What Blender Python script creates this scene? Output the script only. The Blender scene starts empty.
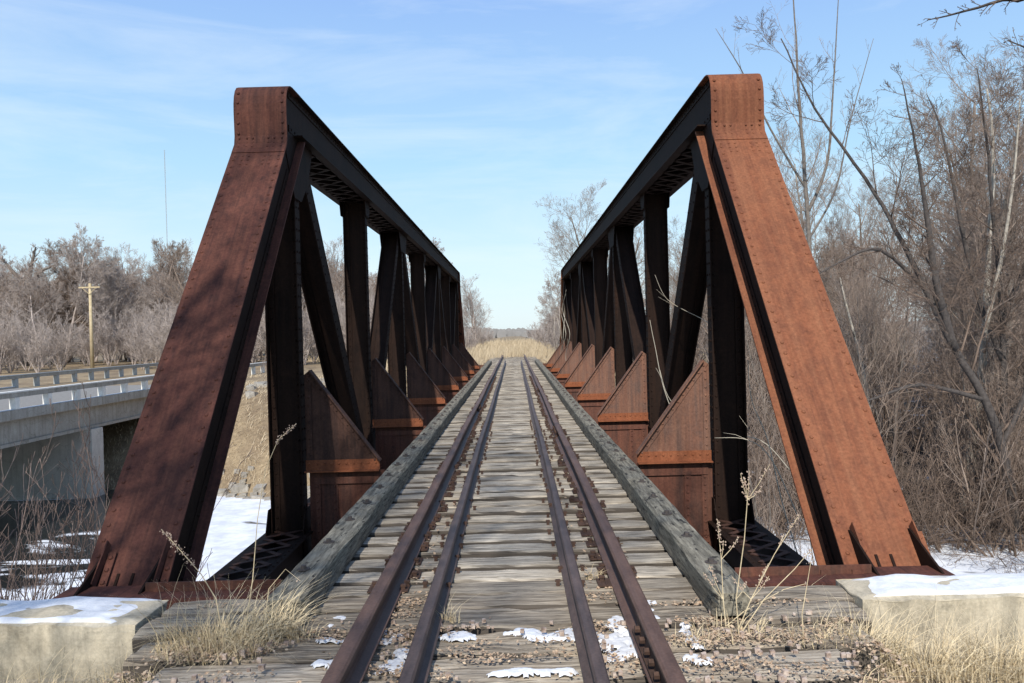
import bpy, math, random
from mathutils import Vector, Matrix, noise as mnoise
R = math.radians
C = bpy.context.scene.collection
rnd = random.Random(7)

# ------------------------------------------------------------------ camera numbers
F = 826.0
CAM = Vector((0.09, 0.0, 1.70))
ROLL = R(1.5)
def at(px, py, Y):
    """World point that lies at depth Y on the sight line of a photo pixel."""
    dx, dy = px - 514.5, py - 333.0
    x = dx * math.cos(ROLL) - dy * math.sin(ROLL)
    y = dy * math.cos(ROLL) + dx * math.sin(ROLL)
    return Vector((CAM.x + x * Y / F, Y, CAM.z - y * Y / F))

# ------------------------------------------------------------------ mesh builder
class MB:
    def __init__(s): s.v = []; s.f = []
    def add(s, vs, fs):
        b = len(s.v); s.v += [tuple(p) for p in vs]; s.f += [tuple(b + i for i in f) for f in fs]
    def obox(s, c, a, b, d):
        c, a, b, d = map(Vector, (c, a, b, d))
        vs = [c + a*i + b*j + d*k for k in (-1, 1) for j in (-1, 1) for i in (-1, 1)]
        s.add(vs, [(0,2,3,1), (4,5,7,6), (0,1,5,4), (2,6,7,3), (0,4,6,2), (1,3,7,5)])
    def box(s, x0, x1, y0, y1, z0, z1):
        s.obox(((x0+x1)/2, (y0+y1)/2, (z0+z1)/2), ((x1-x0)/2,0,0), (0,(y1-y0)/2,0), (0,0,(z1-z0)/2))
    def bar(s, p0, p1, side, w, t):
        """flat bar p0->p1, w wide along `side`, t thick"""
        p0, p1 = Vector(p0), Vector(p1); d = (p1-p0); side = Vector(side)
        side = (side - d*(side.dot(d)/d.length_squared)).normalized()
        n = d.normalized().cross(side)
        s.obox((p0+p1)/2, d/2, side*w/2, n*t/2)
    def prism(s, pts, off):
        """planar polygon (3d points) extruded by off"""
        off = Vector(off); n = len(pts); pts = [Vector(p) for p in pts]
        vs = pts + [p+off for p in pts]
        fs = [tuple(reversed(range(n))), tuple(range(n, 2*n))] + [(i, (i+1) % n, (i+1) % n + n, i+n) for i in range(n)]
        s.add(vs, fs)
    def tube(s, pts, rad, n=6, cap=True):
        pts = [Vector(p) for p in pts]; m = len(pts)
        if m < 2: return
        t = (pts[1]-pts[0]).normalized()
        u = t.orthogonal().normalized()
        b = len(s.v)
        for i, p in enumerate(pts):
            if i < m-1: tt = pts[i+1]-p
            else: tt = p-pts[i-1]
            if i > 0 and i < m-1: tt = pts[i+1]-pts[i-1]
            if tt.length < 1e-9: tt = t
            t = tt.normalized()
            u = u - t*u.dot(t)
            u = u.normalized() if u.length > 1e-6 else t.orthogonal().normalized()
            w = t.cross(u); r = rad[i]
            for k in range(n):
                a = 2*math.pi*k/n
                q = p + u*(r*math.cos(a)) + w*(r*math.sin(a)); s.v.append((q.x, q.y, q.z))
        for i in range(m-1):
            for k in range(n):
                k2 = (k+1) % n
                s.f.append((b+i*n+k, b+i*n+k2, b+(i+1)*n+k2, b+(i+1)*n+k))
        if cap:
            s.f.append(tuple(b+k for k in reversed(range(n)))); s.f.append(tuple(b+(m-1)*n+k for k in range(n)))
    def rivet(s, p, nrm, r=0.017, h=0.012):
        p, nrm = Vector(p), Vector(nrm).normalized()
        u = nrm.orthogonal().normalized(); w = nrm.cross(u); vs = []
        for rr, hh in ((1, 0), (.72, .7)):
            for k in range(6):
                a = k*math.pi/3
                vs.append(p + u*(r*rr*math.cos(a)) + w*(r*rr*math.sin(a)) + nrm*h*hh)
        vs.append(p + nrm*h)
        s.add(vs, [(k, (k+1) % 6, (k+1) % 6+6, k+6) for k in range(6)] + [(k+6, (k+1) % 6+6, 12) for k in range(6)])
    def rivets(s, p0, p1, nrm, step=.12, r=.017):
        p0, p1 = Vector(p0), Vector(p1); n = max(1, int((p1-p0).length/step))
        for i in range(n+1): s.rivet(p0.lerp(p1, i/n), nrm, r, r*.7)

def obj(name, mb, mat, parent=None, smooth=False, origin=None):
    """link the collected geometry as ONE mesh object; geometry is given in world coordinates"""
    o0 = Vector(parent['_o']) if parent is not None else Vector((0,0,0))
    o = origin if origin is not None else o0
    o = Vector(o)
    me = bpy.data.meshes.new(name)
    me.from_pydata([(x-o.x, y-o.y, z-o.z) for x, y, z in mb.v], [], mb.f)
    me.materials.append(mat); me.update()
    if smooth: me.polygons.foreach_set('use_smooth', [True]*len(me.polygons))
    ob = bpy.data.objects.new(name, me); C.objects.link(ob)
    ob.location = o - o0
    if parent is not None: ob.parent = parent
    ob['_o'] = tuple(o)
    return ob
def thing(name, label, cat, loc=(0,0,0), group=None):
    o = bpy.data.objects.new(name, None); C.objects.link(o); o.location = loc; o['_o'] = tuple(loc)
    o.empty_display_size = .3
    return tag(o, label, cat, group)
def tag(o, label, cat=None, group=None, kind=None):
    if label: o['label'] = label
    if cat: o['category'] = cat
    if group: o['group'] = group
    if kind: o['kind'] = kind
    return o
def struct(o): o['kind'] = 'structure'; return o
def dup(root, loc, rz=0., sc=1., label=None):
    r = root.copy(); C.objects.link(r); r.location = loc; r.rotation_euler = (0, 0, rz)
    r.scale = (sc, sc, sc) if not isinstance(sc, tuple) else sc
    if label: r['label'] = label
    for ch in KIDS.get(root.name, []):
        c = ch.copy(); C.objects.link(c); c.parent = r
        for g in KIDS.get(ch.name, []):
            d = g.copy(); C.objects.link(d); d.parent = c
    return r
KIDS = {}

# ------------------------------------------------------------------ materials
def newmat(name):
    m = bpy.data.materials.new(name); m.use_nodes = True
    nt = m.node_tree; nt.nodes.clear()
    out = nt.nodes.new('ShaderNodeOutputMaterial'); b = nt.nodes.new('ShaderNodeBsdfPrincipled')
    nt.links.new(b.outputs[0], out.inputs[0])
    b.inputs['Roughness'].default_value = .9
    if 'Specular IOR Level' in b.inputs: b.inputs['Specular IOR Level'].default_value = .2
    return m, nt, b
def ramp(nt, src, stops):
    r = nt.nodes.new('ShaderNodeValToRGB'); e = r.color_ramp.elements
    e[0].position = stops[0][0]; e[0].color = (*stops[0][1], 1)
    e[1].position = stops[-1][0]; e[1].color = (*stops[-1][1], 1)
    for p, c in stops[1:-1]:
        q = e.new(p); q.color = (*c, 1)
    nt.links.new(src, r.inputs[0]); return r.outputs[0]
def coords(nt, scale=(1,1,1), kind='world', rand=False):
    if kind == 'world':
        g = nt.nodes.new('ShaderNodeNewGeometry'); src = g.outputs['Position']
    else:
        g = nt.nodes.new('ShaderNodeTexCoord'); src = g.outputs['Object']
    if rand:
        oi = nt.nodes.new('ShaderNodeObjectInfo'); mu = nt.nodes.new('ShaderNodeMath'); mu.operation = 'MULTIPLY'
        mu.inputs[1].default_value = 137.; nt.links.new(oi.outputs['Random'], mu.inputs[0])
        ad = nt.nodes.new('ShaderNodeVectorMath'); ad.operation = 'ADD'
        nt.links.new(src, ad.inputs[0]); nt.links.new(mu.outputs[0], ad.inputs[1]); src = ad.outputs[0]
    mp = nt.nodes.new('ShaderNodeMapping'); mp.inputs['Scale'].default_value = scale
    nt.links.new(src, mp.inputs['Vector']); return mp.outputs[0]
def noisen(nt, vec, scale, detail=6, rough=.6, dist=0.):
    n = nt.nodes.new('ShaderNodeTexNoise'); n.inputs['Scale'].default_value = scale
    n.inputs['Detail'].default_value = detail; n.inputs['Roughness'].default_value = rough
    n.inputs['Distortion'].default_value = dist
    nt.links.new(vec, n.inputs['Vector']); return n.outputs['Fac']
def mix(nt, fac, a, b, mode='MIX'):
    m = nt.nodes.new('ShaderNodeMix'); m.data_type = 'RGBA'; m.blend_type = mode
    for sock, v in ((m.inputs['Factor'], fac), (m.inputs['A'], a), (m.inputs['B'], b)): pass
    def put(sock, v):
        if isinstance(v, (int, float)): sock.default_value = v
        elif isinstance(v, tuple): sock.default_value = (*v, 1)
        else: nt.links.new(v, sock)
    put(m.inputs[0], fac); put(m.inputs[6], a); put(m.inputs[7], b)
    return m.outputs[2]
def bump(nt, b, src, strength=.3, dist=.01):
    n = nt.nodes.new('ShaderNodeBump'); n.inputs['Strength'].default_value = strength; n.inputs['Distance'].default_value = dist
    nt.links.new(src, n.inputs['Height']); nt.links.new(n.outputs[0], b.inputs['Normal'])
def rust(name, main, dark, light, streak=.5, patch=1.1, rough=.75):
    m, nt, b = newmat(name)
    w = coords(nt)
    n1 = noisen(nt, w, patch, 8, .62, .4)
    c = ramp(nt, n1, [(.3, dark), (.47, main), (.6, main), (.78, light)])
    n2 = noisen(nt, coords(nt, (9, 9, .9)), 1.0, 5, .6)
    c = mix(nt, ramp(nt, n2, [(.44, (0,0,0)), (.60, (streak,)*3)]), c, dark)
    n6 = noisen(nt, coords(nt, (15, .7, .7)), 1.0, 5, .65)
    c = mix(nt, ramp(nt, n6, [(.40, (0,0,0)), (.68, (streak*.9,)*3)]), c, light)
    n7 = noisen(nt, coords(nt, (22, .5, .5)), 1.3, 4, .6)
    c = mix(nt, ramp(nt, n7, [(.56, (0,0,0)), (.72, (streak*.9,)*3)]), c, dark)
    n3 = noisen(nt, w, 38, 6, .7)
    c = mix(nt, .55, c, ramp(nt, n3, [(.3, (.35,.35,.35)), (.7, (1.15,1.1,1.05))]), 'MULTIPLY')
    n4 = noisen(nt, w, 7, 6, .75)
    c = mix(nt, ramp(nt, n4, [(.6, (0,0,0)), (.75, (.55,)*3)]), c, light)
    nt.links.new(c, b.inputs['Base Color']); b.inputs['Roughness'].default_value = rough
    bump(nt, b, n3, .35, .004)
    b.inputs['Specular IOR Level'].default_value = .08
    return m
M = {}
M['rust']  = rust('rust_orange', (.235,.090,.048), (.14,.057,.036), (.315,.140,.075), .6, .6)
M['rustl'] = rust('rust_maroon_shaded', (.112,.047,.037), (.050,.027,.025), (.175,.074,.051), .7, .6)  # left post rust, darkened so the colour carries the tree branches' shade
M['rustk'] = rust('rust_knee', (.195,.098,.068), (.125,.085,.072), (.32,.17,.11), .6, 2.2)
M['rustd'] = rust('rust_dark', (.024,.0145,.011), (.011,.008,.007), (.045,.023,.015), .4, 1.5)
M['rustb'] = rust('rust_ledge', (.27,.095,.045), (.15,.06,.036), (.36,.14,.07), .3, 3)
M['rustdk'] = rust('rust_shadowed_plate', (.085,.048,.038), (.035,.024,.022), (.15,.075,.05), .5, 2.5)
M['rustfb'] = rust('rust_girder', (.14,.06,.043), (.07,.045,.038), (.22,.10,.065), .6, 3)
def railmat(name, a, b_, rough=.55):
    m, nt, b = newmat(name); w = coords(nt, (6, 1.2, 6))
    n = noisen(nt, w, 3, 6, .65); c = ramp(nt, n, [(.3, a), (.7, b_)])
    n2 = noisen(nt, coords(nt), 60, 4, .6)
    c = mix(nt, .5, c, ramp(nt, n2, [(.3, (.5,.5,.5)), (.7, (1.2,1.15,1.1))]), 'MULTIPLY')
    nt.links.new(c, b.inputs['Base Color']); b.inputs['Roughness'].default_value = rough; bump(nt, b, n2, .2, .002)
    return m
M['rail'] = railmat('running_rail_rust', (.095,.058,.046), (.165,.10,.076))
M['rail2'] = railmat('guard_rail_rust', (.062,.047,.044), (.13,.092,.080), .55)
M['plate'] = railmat('tie_plate_rust', (.055,.037,.03), (.115,.068,.05), .85)
def woodm(name, cols, kind='obj', gscale=(1.1, 22, 22), rand=True, stain=.6):
    m, nt, b = newmat(name)
    v = coords(nt, gscale, kind, rand)
    n = noisen(nt, v, 1.6, 9, .74, .05)
    c = ramp(nt, n, [(.33, cols[0]), (.45, cols[1]), (.54, cols[2]), (.67, cols[3])])
    v2 = coords(nt, (1, 1, 1), kind, rand)
    n2 = noisen(nt, v2, 2.3, 5, .6)
    c = mix(nt, ramp(nt, n2, [(.42, (0,0,0)), (.7, (stain,)*3)]), c, cols[1])
    if rand:
        oi = nt.nodes.new('ShaderNodeObjectInfo')
        c = mix(nt, .75, c, ramp(nt, oi.outputs['Random'], [(0, (.50,.46,.41)), (.25, (.84,.84,.84)), (.5, (.95,.90,.82)), (.75, (1.05,1.05,1.05)), (1, (1.25,1.2,1.12))]), 'MULTIPLY')
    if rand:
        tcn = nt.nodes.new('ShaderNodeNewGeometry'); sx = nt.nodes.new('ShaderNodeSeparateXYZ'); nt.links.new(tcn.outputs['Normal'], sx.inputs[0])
        c = mix(nt, ramp(nt, sx.outputs[2], [(.45, (1,1,1)), (.8, (0,0,0))]), c, (.10,.084,.068))   # dark weathered sides with gap shade painted in, bleached tops
    # dark drying checks along the grain
    vs = tuple(g*q for g, q in zip(gscale, (.35, 1.6, 1.6)))
    n3 = noisen(nt, coords(nt, vs, kind, rand), 2.2, 4, .6)
    c = mix(nt, ramp(nt, n3, [(.36, (.95,)*3), (.42, (0,0,0))]), c, (.03,.027,.024))
    nt.links.new(c, b.inputs['Base Color']); bump(nt, b, n, .55, .008)
    return m
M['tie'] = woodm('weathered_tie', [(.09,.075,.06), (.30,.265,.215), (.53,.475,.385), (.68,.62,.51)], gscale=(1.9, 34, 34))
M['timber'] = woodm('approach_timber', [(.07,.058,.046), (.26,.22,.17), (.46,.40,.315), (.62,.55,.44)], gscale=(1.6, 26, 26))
M['guard'] = woodm('guard_timber', [(.05,.046,.037), (.14,.127,.098), (.235,.213,.163), (.37,.34,.265)], 'world', (22, 1.8, 22), False, .5)
def simple(name, a, b_, scale=4, rough=.9, bs=.2, bd=.01, kind='world', rand=False):
    m, nt, b = newmat(name); n = noisen(nt, coords(nt, (1,1,1), kind, rand), scale, 8, .65)
    nt.links.new(ramp(nt, n, [(.3, a), (.7, b_)]), b.inputs['Base Color']); b.inputs['Roughness'].default_value = rough
    bump(nt, b, n, bs, bd); return m
def concrete(name, a, b_, stainc=(.13,.12,.10)):
    m, nt, b = newmat(name)
    n = noisen(nt, coords(nt), 1.7, 8, .65); c = ramp(nt, n, [(.3, a), (.7, b_)])
    n2 = noisen(nt, coords(nt, (5, 5, .5)), 1., 6, .65)
    c = mix(nt, ramp(nt, n2, [(.48, (0,0,0)), (.72, (.7,)*3)]), c, stainc)
    n3 = noisen(nt, coords(nt), 45, 6, .7); c = mix(nt, .5, c, ramp(nt, n3, [(.3, (.5,.5,.5)), (.65, (1.1,1.1,1.1))]), 'MULTIPLY')
    vo = nt.nodes.new('ShaderNodeTexVoronoi'); vo.feature = 'DISTANCE_TO_EDGE'; vo.inputs['Scale'].default_value = .8
    wv = nt.nodes.new('ShaderNodeVectorMath'); wv.operation = 'ADD'
    nz3 = nt.nodes.new('ShaderNodeTexNoise'); nz3.inputs['Scale'].default_value = 1.2; nz3.inputs['Detail'].default_value = 3
    nt.links.new(coords(nt), nz3.inputs['Vector']); nt.links.new(coords(nt), wv.inputs[0]); nt.links.new(nz3.outputs['Color'], wv.inputs[1]); nt.links.new(wv.outputs[0], vo.inputs['Vector'])
    c = mix(nt, ramp(nt, vo.outputs['Distance'], [(.002, (.55,.55,.55)), (.007, (0,0,0))]), c, (.08,.07,.055))
    n5 = noisen(nt, coords(nt), 9, 6, .7); c = mix(nt, ramp(nt, n5, [(.56, (0,0,0)), (.7, (.6,.6,.6))]), c, stainc)
    nt.links.new(c, b.inputs['Base Color']); bump(nt, b, n3, .4, .006); return m
M['conc'] = concrete('abutment_concrete', (.40,.345,.25), (.68,.60,.45), (.19,.17,.13))
M['concg'] = concrete('road_bridge_concrete', (.30,.275,.235), (.44,.41,.355), (.20,.175,.14))
M['concl'] = concrete('pier_concrete', (.5,.47,.42), (.68,.64,.57), (.36,.33,.28))
M['snow'] = simple('snow', (.60,.62,.65), (.82,.83,.84), 14, .75, .5, .02)
M['bark'] = simple('bark_grey', (.10,.085,.072), (.24,.21,.18), 9, .95, .5, .02, 'obj', True)
M['barkp'] = simple('bark_pale', (.26,.23,.185), (.46,.42,.35), 5, .95, .4, .02, 'obj', True)
M['barkd'] = simple('bark_dark', (.045,.038,.034), (.11,.095,.085), 9, .95, .5, .02, 'obj', True)
M['twig'] = simple('twig_greybrown', (.20,.15,.118), (.38,.30,.24), 2, .95, 0, .01, 'obj', True)
M['twigd'] = simple('twig_dark', (.105,.074,.056), (.23,.17,.13), 2, .95, 0, .01, 'obj', True)
M['twigr'] = simple('twig_red', (.17,.11,.09), (.30,.23,.19), 2, .95, 0, .01, 'obj', True)
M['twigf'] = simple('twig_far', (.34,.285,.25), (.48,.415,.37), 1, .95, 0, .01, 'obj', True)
M['vine'] = simple('vine_pale', (.36,.32,.25), (.5,.45,.36), 4, .9, .1, .01)
M['grass'] = simple('grass_dry', (.46,.36,.22), (.76,.64,.42), 14, .85, 0)
M['grassf'] = simple('grass_far', (.40,.31,.19), (.60,.50,.35), .5, .9, 0)
M['seed'] = simple('seed_head', (.22,.15,.115), (.42,.33,.25), 40, .9, 0)
M['pole'] = simple('pole_wood', (.42,.33,.19), (.58,.48,.31), 3, .85, .2)
M['grey'] = simple('galvanised_steel', (.30,.31,.30), (.42,.43,.41), 5, .5, .1)
M['whitep'] = simple('guardrail_white', (.58,.56,.51), (.80,.78,.72), 5, .6, .1)
M['asph'] = simple('asphalt', (.19,.18,.165), (.29,.275,.25), 6, .9, .3)
M['water'] = simple('dark_culvert', (.01,.012,.014), (.02,.022,.025), 1, .5, 0)
M['bolt'] = simple('bolt_steel', (.05,.045,.042), (.11,.09,.08), 30, .8, .2)

def leafm():
    m, nt, b = newmat('leaf_litter')
    n = noisen(nt, coords(nt), 55, 3, .7)
    c = ramp(nt, n, [(.3, (.16,.10,.06)), (.45, (.37,.26,.175)), (.58, (.50,.385,.27)), (.72, (.66,.53,.36))])
    nt.links.new(c, b.inputs['Base Color']); return m
M['leaf'] = leafm()
def gravelm():
    m, nt, b = newmat('ballast_stone')
    n = noisen(nt, coords(nt), 30, 3, .6)
    c = ramp(nt, n, [(.3, (.20,.14,.105)), (.5, (.40,.31,.25)), (.7, (.58,.49,.41))])
    nt.links.new(c, b.inputs['Base Color']); return m
M['stone'] = gravelm()

# ground: brown soil and straw, snow lying in hollows of the right-hand woods
def groundm():
    m, nt, b = newmat('ground_soil'); w = coords(nt)
    n = noisen(nt, w, .35, 10, .7); c = ramp(nt, n, [(.3, (.17,.125,.085)), (.5, (.30,.235,.15)), (.68, (.43,.34,.21))])
    n2 = noisen(nt, w, 6, 8, .75); c = mix(nt, .75, c, ramp(nt, n2, [(.3, (.45,.42,.4)), (.65, (1.15,1.1,1.05))]), 'MULTIPLY')
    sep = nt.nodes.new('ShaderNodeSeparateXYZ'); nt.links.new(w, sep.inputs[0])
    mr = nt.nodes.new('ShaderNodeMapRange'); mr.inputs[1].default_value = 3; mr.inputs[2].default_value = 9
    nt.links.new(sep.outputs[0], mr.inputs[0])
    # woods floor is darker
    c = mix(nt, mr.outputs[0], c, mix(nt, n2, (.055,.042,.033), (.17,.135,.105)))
    ns = noisen(nt, w, .8, 7, .65)
    sf = ramp(nt, ns, [(.60, (0,0,0)), (.65, (1,1,1))])
    sf2 = mix(nt, 1., sf, mr.outputs[0], 'MULTIPLY')
    c = mix(nt, sf2, c, (.6,.63,.7))
    nt.links.new(c, b.inputs['Base Color']); bump(nt, b, n2, .6, .08); return m
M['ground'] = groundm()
def riverm():
    m, nt, b = newmat('river_ice_snow'); w = coords(nt)
    n = noisen(nt, coords(nt, (.12, .35, 1)), 1.0, 6, .6, .6)
    sep = nt.nodes.new('ShaderNodeSeparateXYZ'); nt.links.new(w, sep.inputs[0])
    mr = nt.nodes.new('ShaderNodeMapRange'); mr.inputs[1].default_value = -12; mr.inputs[2].default_value = -19
    mr.inputs[3].default_value = 0; mr.inputs[4].default_value = .3
    nt.links.new(sep.outputs[0], mr.inputs[0])
    ad = nt.nodes.new('ShaderNodeMath'); ad.operation = 'ADD'; nt.links.new(n, ad.inputs[0]); nt.links.new(mr.outputs[0], ad.inputs[1])
    fac = ramp(nt, ad.outputs[0], [(.62, (0,0,0)), (.66, (1,1,1))])
    sn = ramp(nt, noisen(nt, w, 1.3, 6, .6), [(.35, (.60,.63,.68)), (.6, (.80,.83,.87))])
    c = mix(nt, fac, sn, (.02,.022,.022))
    nt.links.new(c, b.inputs['Base Color'])
    r = nt.nodes.new('ShaderNodeMapRange'); r.inputs[3].default_value = .75; r.inputs[4].default_value = .12
    nt.links.new(fac, r.inputs[0]); nt.links.new(r.outputs[0], b.inputs['Roughness']); return m
M['river'] = riverm()

# ------------------------------------------------------------------ terrain
ICE = -5.8
def ss(a, b, x):
    t = min(1, max(0, (x-a)/(b-a))); return t*t*(3-2*t)
def far_edge(x): return min(49, max(22, 31.2 - .37*x))
def height(x, y):
    nz = mnoise.noise(Vector((x*.13, y*.13, 3.1)))
    fine = mnoise.noise(Vector((x*.7, y*.7, 1.7)))
    bank = ss(1.0, 12 if x < 0 else 16, y - far_edge(x))
    plain = (-1.15 if x < 0 else -1.15 - 1.6*ss(2, 14, x))
    far = ICE - .7 + bank*(plain - ICE + .7) + nz*.35*bank + fine*.07
    far += ss(150, 900, y)*(.6 + 2.2*mnoise.noise(Vector((x*.004, y*.004, 9))))
    emb = ss(9.5, 2.6, abs(x))*ss(40, 47, y)
    far = far + emb*(-.12 - far) if far < -.12 else far
    near_top = -.16 - .16*ss(1.8, 2.6, abs(x)) + fine*.03
    side = ss(1.9, 9.5, abs(x))
    near = near_top + side*(-4.4 + nz*.4 - near_top)
    near = near + ss(5.6, 10.5, y)*(ICE - .7 - near)
    if y < 5.45: near = near_top + side*(-4.4 + nz*.4 - near_top)
    return near if y < 16 else max(far, ICE - .7)
def terrain():
    def axis(lim, fine_lo, fine_hi, step):
        a = [fine_lo + i*step for i in range(int((fine_hi-fine_lo)/step)+1)]
        s = step; v = a[-1]
        while v < lim: s *= 1.22; v += s; a.append(v)
        s = step; v = a[0]; pre = []
        while v > -lim: s *= 1.22; v -= s; pre.append(v)
        return list(reversed(pre)) + a
    xs = axis(3500, -16, 18, .55); ys = [y for y in axis(3500, -1, 60, .5) if y > -400]
    mb = MB(); nx = len(xs)
    for y in ys:
        for x in xs: mb.v.append((x, y, height(x, y)))
    for j in range(len(ys)-1):
        for i in range(nx-1):
            a = j*nx+i; mb.f.append((a, a+1, a+nx+1, a+nx))
    struct(obj('ground', mb, M['ground'], smooth=True))
    mb = MB(); mb.add([(-260, 2, ICE), (260, 2, ICE), (260, 70, ICE), (-260, 70, ICE)], [(0,1,2,3)])
    struct(obj('river', mb, M['river']))
terrain()

# ------------------------------------------------------------------ truss bridge
P = 4.96
Y0 = 5.53
PY = [Y0 + P*i for i in range(9)]
ZB, ZT = -.95, 4.45          # centre lines of the chords
ZC = 4.74                    # top of the chord cover
W = .31                      # half width of cover plate
WX = .22                     # web offset
def truss(cx, sgn, mats, label):
    root = thing('bridge_truss', label, 'bridge truss', (cx, Y0, -1.5))
    KIDS[root.name] = []
    inner = -sgn
    # --- end posts (near, far): mirrored about the mid span
    ymid = (PY[0]+PY[8])/2
    for which in (0, 1):
        def mp(y): return y if which == 0 else 2*ymid - y
        fm = 1 if which == 0 else -1
        A = Vector((cx, 6.02, -.11)); B = Vector((cx, 9.71, 3.99))
        d = (B-A).normalized(); n = Vector((0, -d.z, d.y))     # outward normal: towards the track end and up
        A = A - d*.75
        def T(p): return Vector((p.x, mp(p.y), p.z))
        def TV(v): return Vector((v.x, fm*v.y, v.z))
        mb = MB()
        L = (B-A).length
        # webs
        for s in (-1, 1):
            x = cx + s*WX
            a0 = A - n*.012; b0 = B - n*.012 + d*.10
            pts = [a0, b0, b0 - n*.43 + d*.25, a0 - n*.43]
            mb.prism([T(Vector((x-.007, p.y, p.z))) for p in pts], (.014, 0, 0))
            # top angle under cover, bottom angle sticking out
            c = (A+B)/2 - n*.02; c.x = cx + s*(WX + W)/2 + s*.004
            mb.obox(T(c), TV(d*L/2), ((W-WX-.018)/2, 0, 0), TV(n*.008))
            fb = MB(); c = (A+B)/2 - n*.447 + d*.33; c.x = cx + s*(WX + .067)
            fb.obox(T(c), TV(d*(L+.66)/2), (.048, 0, 0), TV(n*.009))
            obj('flange_angle', fb, mats['post'], root)
            for off in (-.07, -.40):
                c = (A+B)/2 + n*off; c.x = cx + s*(WX+.013)
                mb.obox(T(c), TV(d*L/2), (.006, 0, 0), TV(n*.045))
                for t in range(int(L/.14)):
                    p = A + d*(t*.14+.05) + n*off; p.x = cx + s*(WX+.019)
                    if s == inner: mb.rivet(T(p), (s, 0, 0))
        # lacing on the back
        k = 0; t = .2
        while t < L-.3:
            p0 = A + d*t - n*.455; p1 = A + d*(t+.38) - n*.455
            p0.x = cx + WX*(1 if k % 2 else -1); p1.x = cx - WX*(1 if k % 2 else -1)
            mb.bar(T(p0), T(p1), TV(d.cross(Vector((0,0,1))) + Vector((0,0,1))), .06, .008); k += 1; t += .38
        obj('end_post', mb, M['rustd'], root)
        # cover plate: slope, vertical nose, rounded top and a short run along the chord
        prof = [(A.y, A.z)]
        nA = 14
        for i in range(1, nA+1):
            p = A.lerp(B, i/nA); prof.append((p.y, p.z))
        prof += [(9.735, 4.10), (9.73, 4.25), (9.725, 4.38), (9.73, 4.48), (9.75, 4.57), (9.79, 4.645), (9.85, 4.70), (9.93, 4.73), (10.03, 4.742), (10.4, 4.744)]
        mb = MB(); m = len(prof); vs = []
        for i, (y, z) in enumerate(prof):
            a = prof[max(0, i-1)]; b = prof[min(m-1, i+1)]
            t2 = Vector((0, b[0]-a[0], b[1]-a[1])).normalized(); nn = Vector((0, -t2.z, t2.y))
            for x in (-W, W):
                for o in (0, -.014):
                    vs.append(T(Vector((cx+x, y, z)) + nn*o))
        fs = []
        for i in range(m-1):
            a = i*4; b = a+4
            fs += [(a, a+2, b+2, b), (a+1, b+1, b+3, a+3), (a, b, b+1, a+1), (a+2, a+3, b+3, b+2)]
        fs += [(0, 1, 3, 2), ((m-1)*4, (m-1)*4+2, (m-1)*4+3, (m-1)*4+1)]
        mb.add(vs, fs)
        # splice plate edge line and rivets
        q = B - d*.06
        mb.obox(T(q + n*.002 + d*.03), (W-.004, 0, 0), TV(d*.13), TV(n*.007))
        for x in (-W+.05, W-.05):
            t = .12
            while t < L-.28:
                p = A + d*t; p.x = cx + x; mb.rivet(T(p), TV(n), .019, .014); t += .13
            for zz in (4.13, 4.25, 4.37, 4.49, 4.61):
                mb.rivet(T(Vector((cx+x, 9.728 if zz < 4.5 else 9.76, zz))), (0, -fm, .1), .019, .014)
        for row in range(7):
            for x in (-.25, -.16, -.09, .09, .16, .25):
                if row in (3,) : continue
                if row > 4 and abs(x) > .2: continue
                p = B + d*(.10 - row*.075 - (.0 if row < 3 else .03)) + n*(.009 if row < 3 else .001)
                if row == 0: p = Vector((cx, 9.722, 4.07))
                p.x = cx+x; mb.rivet(T(p), TV(n), .014, .010)
        obj('cover_plate', mb, mats['post'], root)
        # toe plates standing proud at the foot with their stiffening angles
        mb = MB()
        A2 = Vector((cx, 6.02, -.11))
        for s in (-1, 1):
            x = cx + s*(W-.085) + .02
            top = A2 + d*.56 + n*.02
            pts = [top, A2 - d*.2 + n*.01, A2 - d*.2 + n*.30, A2 + d*.02 + n*.30]
            pts = [A2 + d*.34 + n*.003, A2 - d*.25 + n*.003, Vector((cx, 5.74, -.20)), Vector((cx, 5.74, -.05)), A2 + d*.31 + n*.03]
            mb.prism([T(Vector((x, p.y, p.z))) for p in pts], (.016, 0, 0))
            ta = MB()
            for ds in (.058,):
                p0 = A2 + d*.0 + n*.02; p1 = A2 + d*.30 + n*.02
                p0.x = p1.x = x + ds
                ta.bar(T(p0), T(p1), (1, 0, 0), .06, .014)
                for t in (.05, .15, .25):
                    p = A2 + d*t + n*.03; p.x = x + ds; ta.rivet(T(p), TV(n), .02, .016)
                p0 = A2 + n*.08; p1 = A2 + d*.36 + n*.05
                p0.x = p1.x = x + (.02 if ds > 0 else -.006)
                ta.bar(T(p0), T(p1), TV(n), .07, .010)
            obj('toe_angle', ta, mats['post'], root)
        # vertical stiffeners at the middle of the foot
        for xx in (-.06, .05):
            p0 = A2 + n*.012; p1 = A2 + d*.13 + n*.006; p0.x = p1.x = cx + xx
            mb.bar(T(p0), T(p1), (1,0,0), .02, .008)
        obj('toe_plate', mb, M['rustd'], root)
        # bearing shoe
        mb = MB()
        for (hy, hx, z0, z1) in ((.42, .40, -1.50, -1.42), (.30, .30, -1.42, -1.32), (.10, .26, -1.32, -1.12)):
            mb.box(cx-hx, cx+hx, mp(Y0)-hy, mp(Y0)+hy, z0, z1)
        for x in (-.24, .24, 0):
            mb.prism([(cx+x, mp(Y0)-.28, -1.32), (cx+x, mp(Y0)+.28, -1.32), (cx+x, mp(Y0)+.1, -.8), (cx+x, mp(Y0)-.1, -.8)], (.02, 0, 0))
        obj('bearing_shoe', mb, M['rustdk'], root)
    # --- top chord
    y0, y1 = 9.75, 2*ymid-9.75
    mb = MB()
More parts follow.
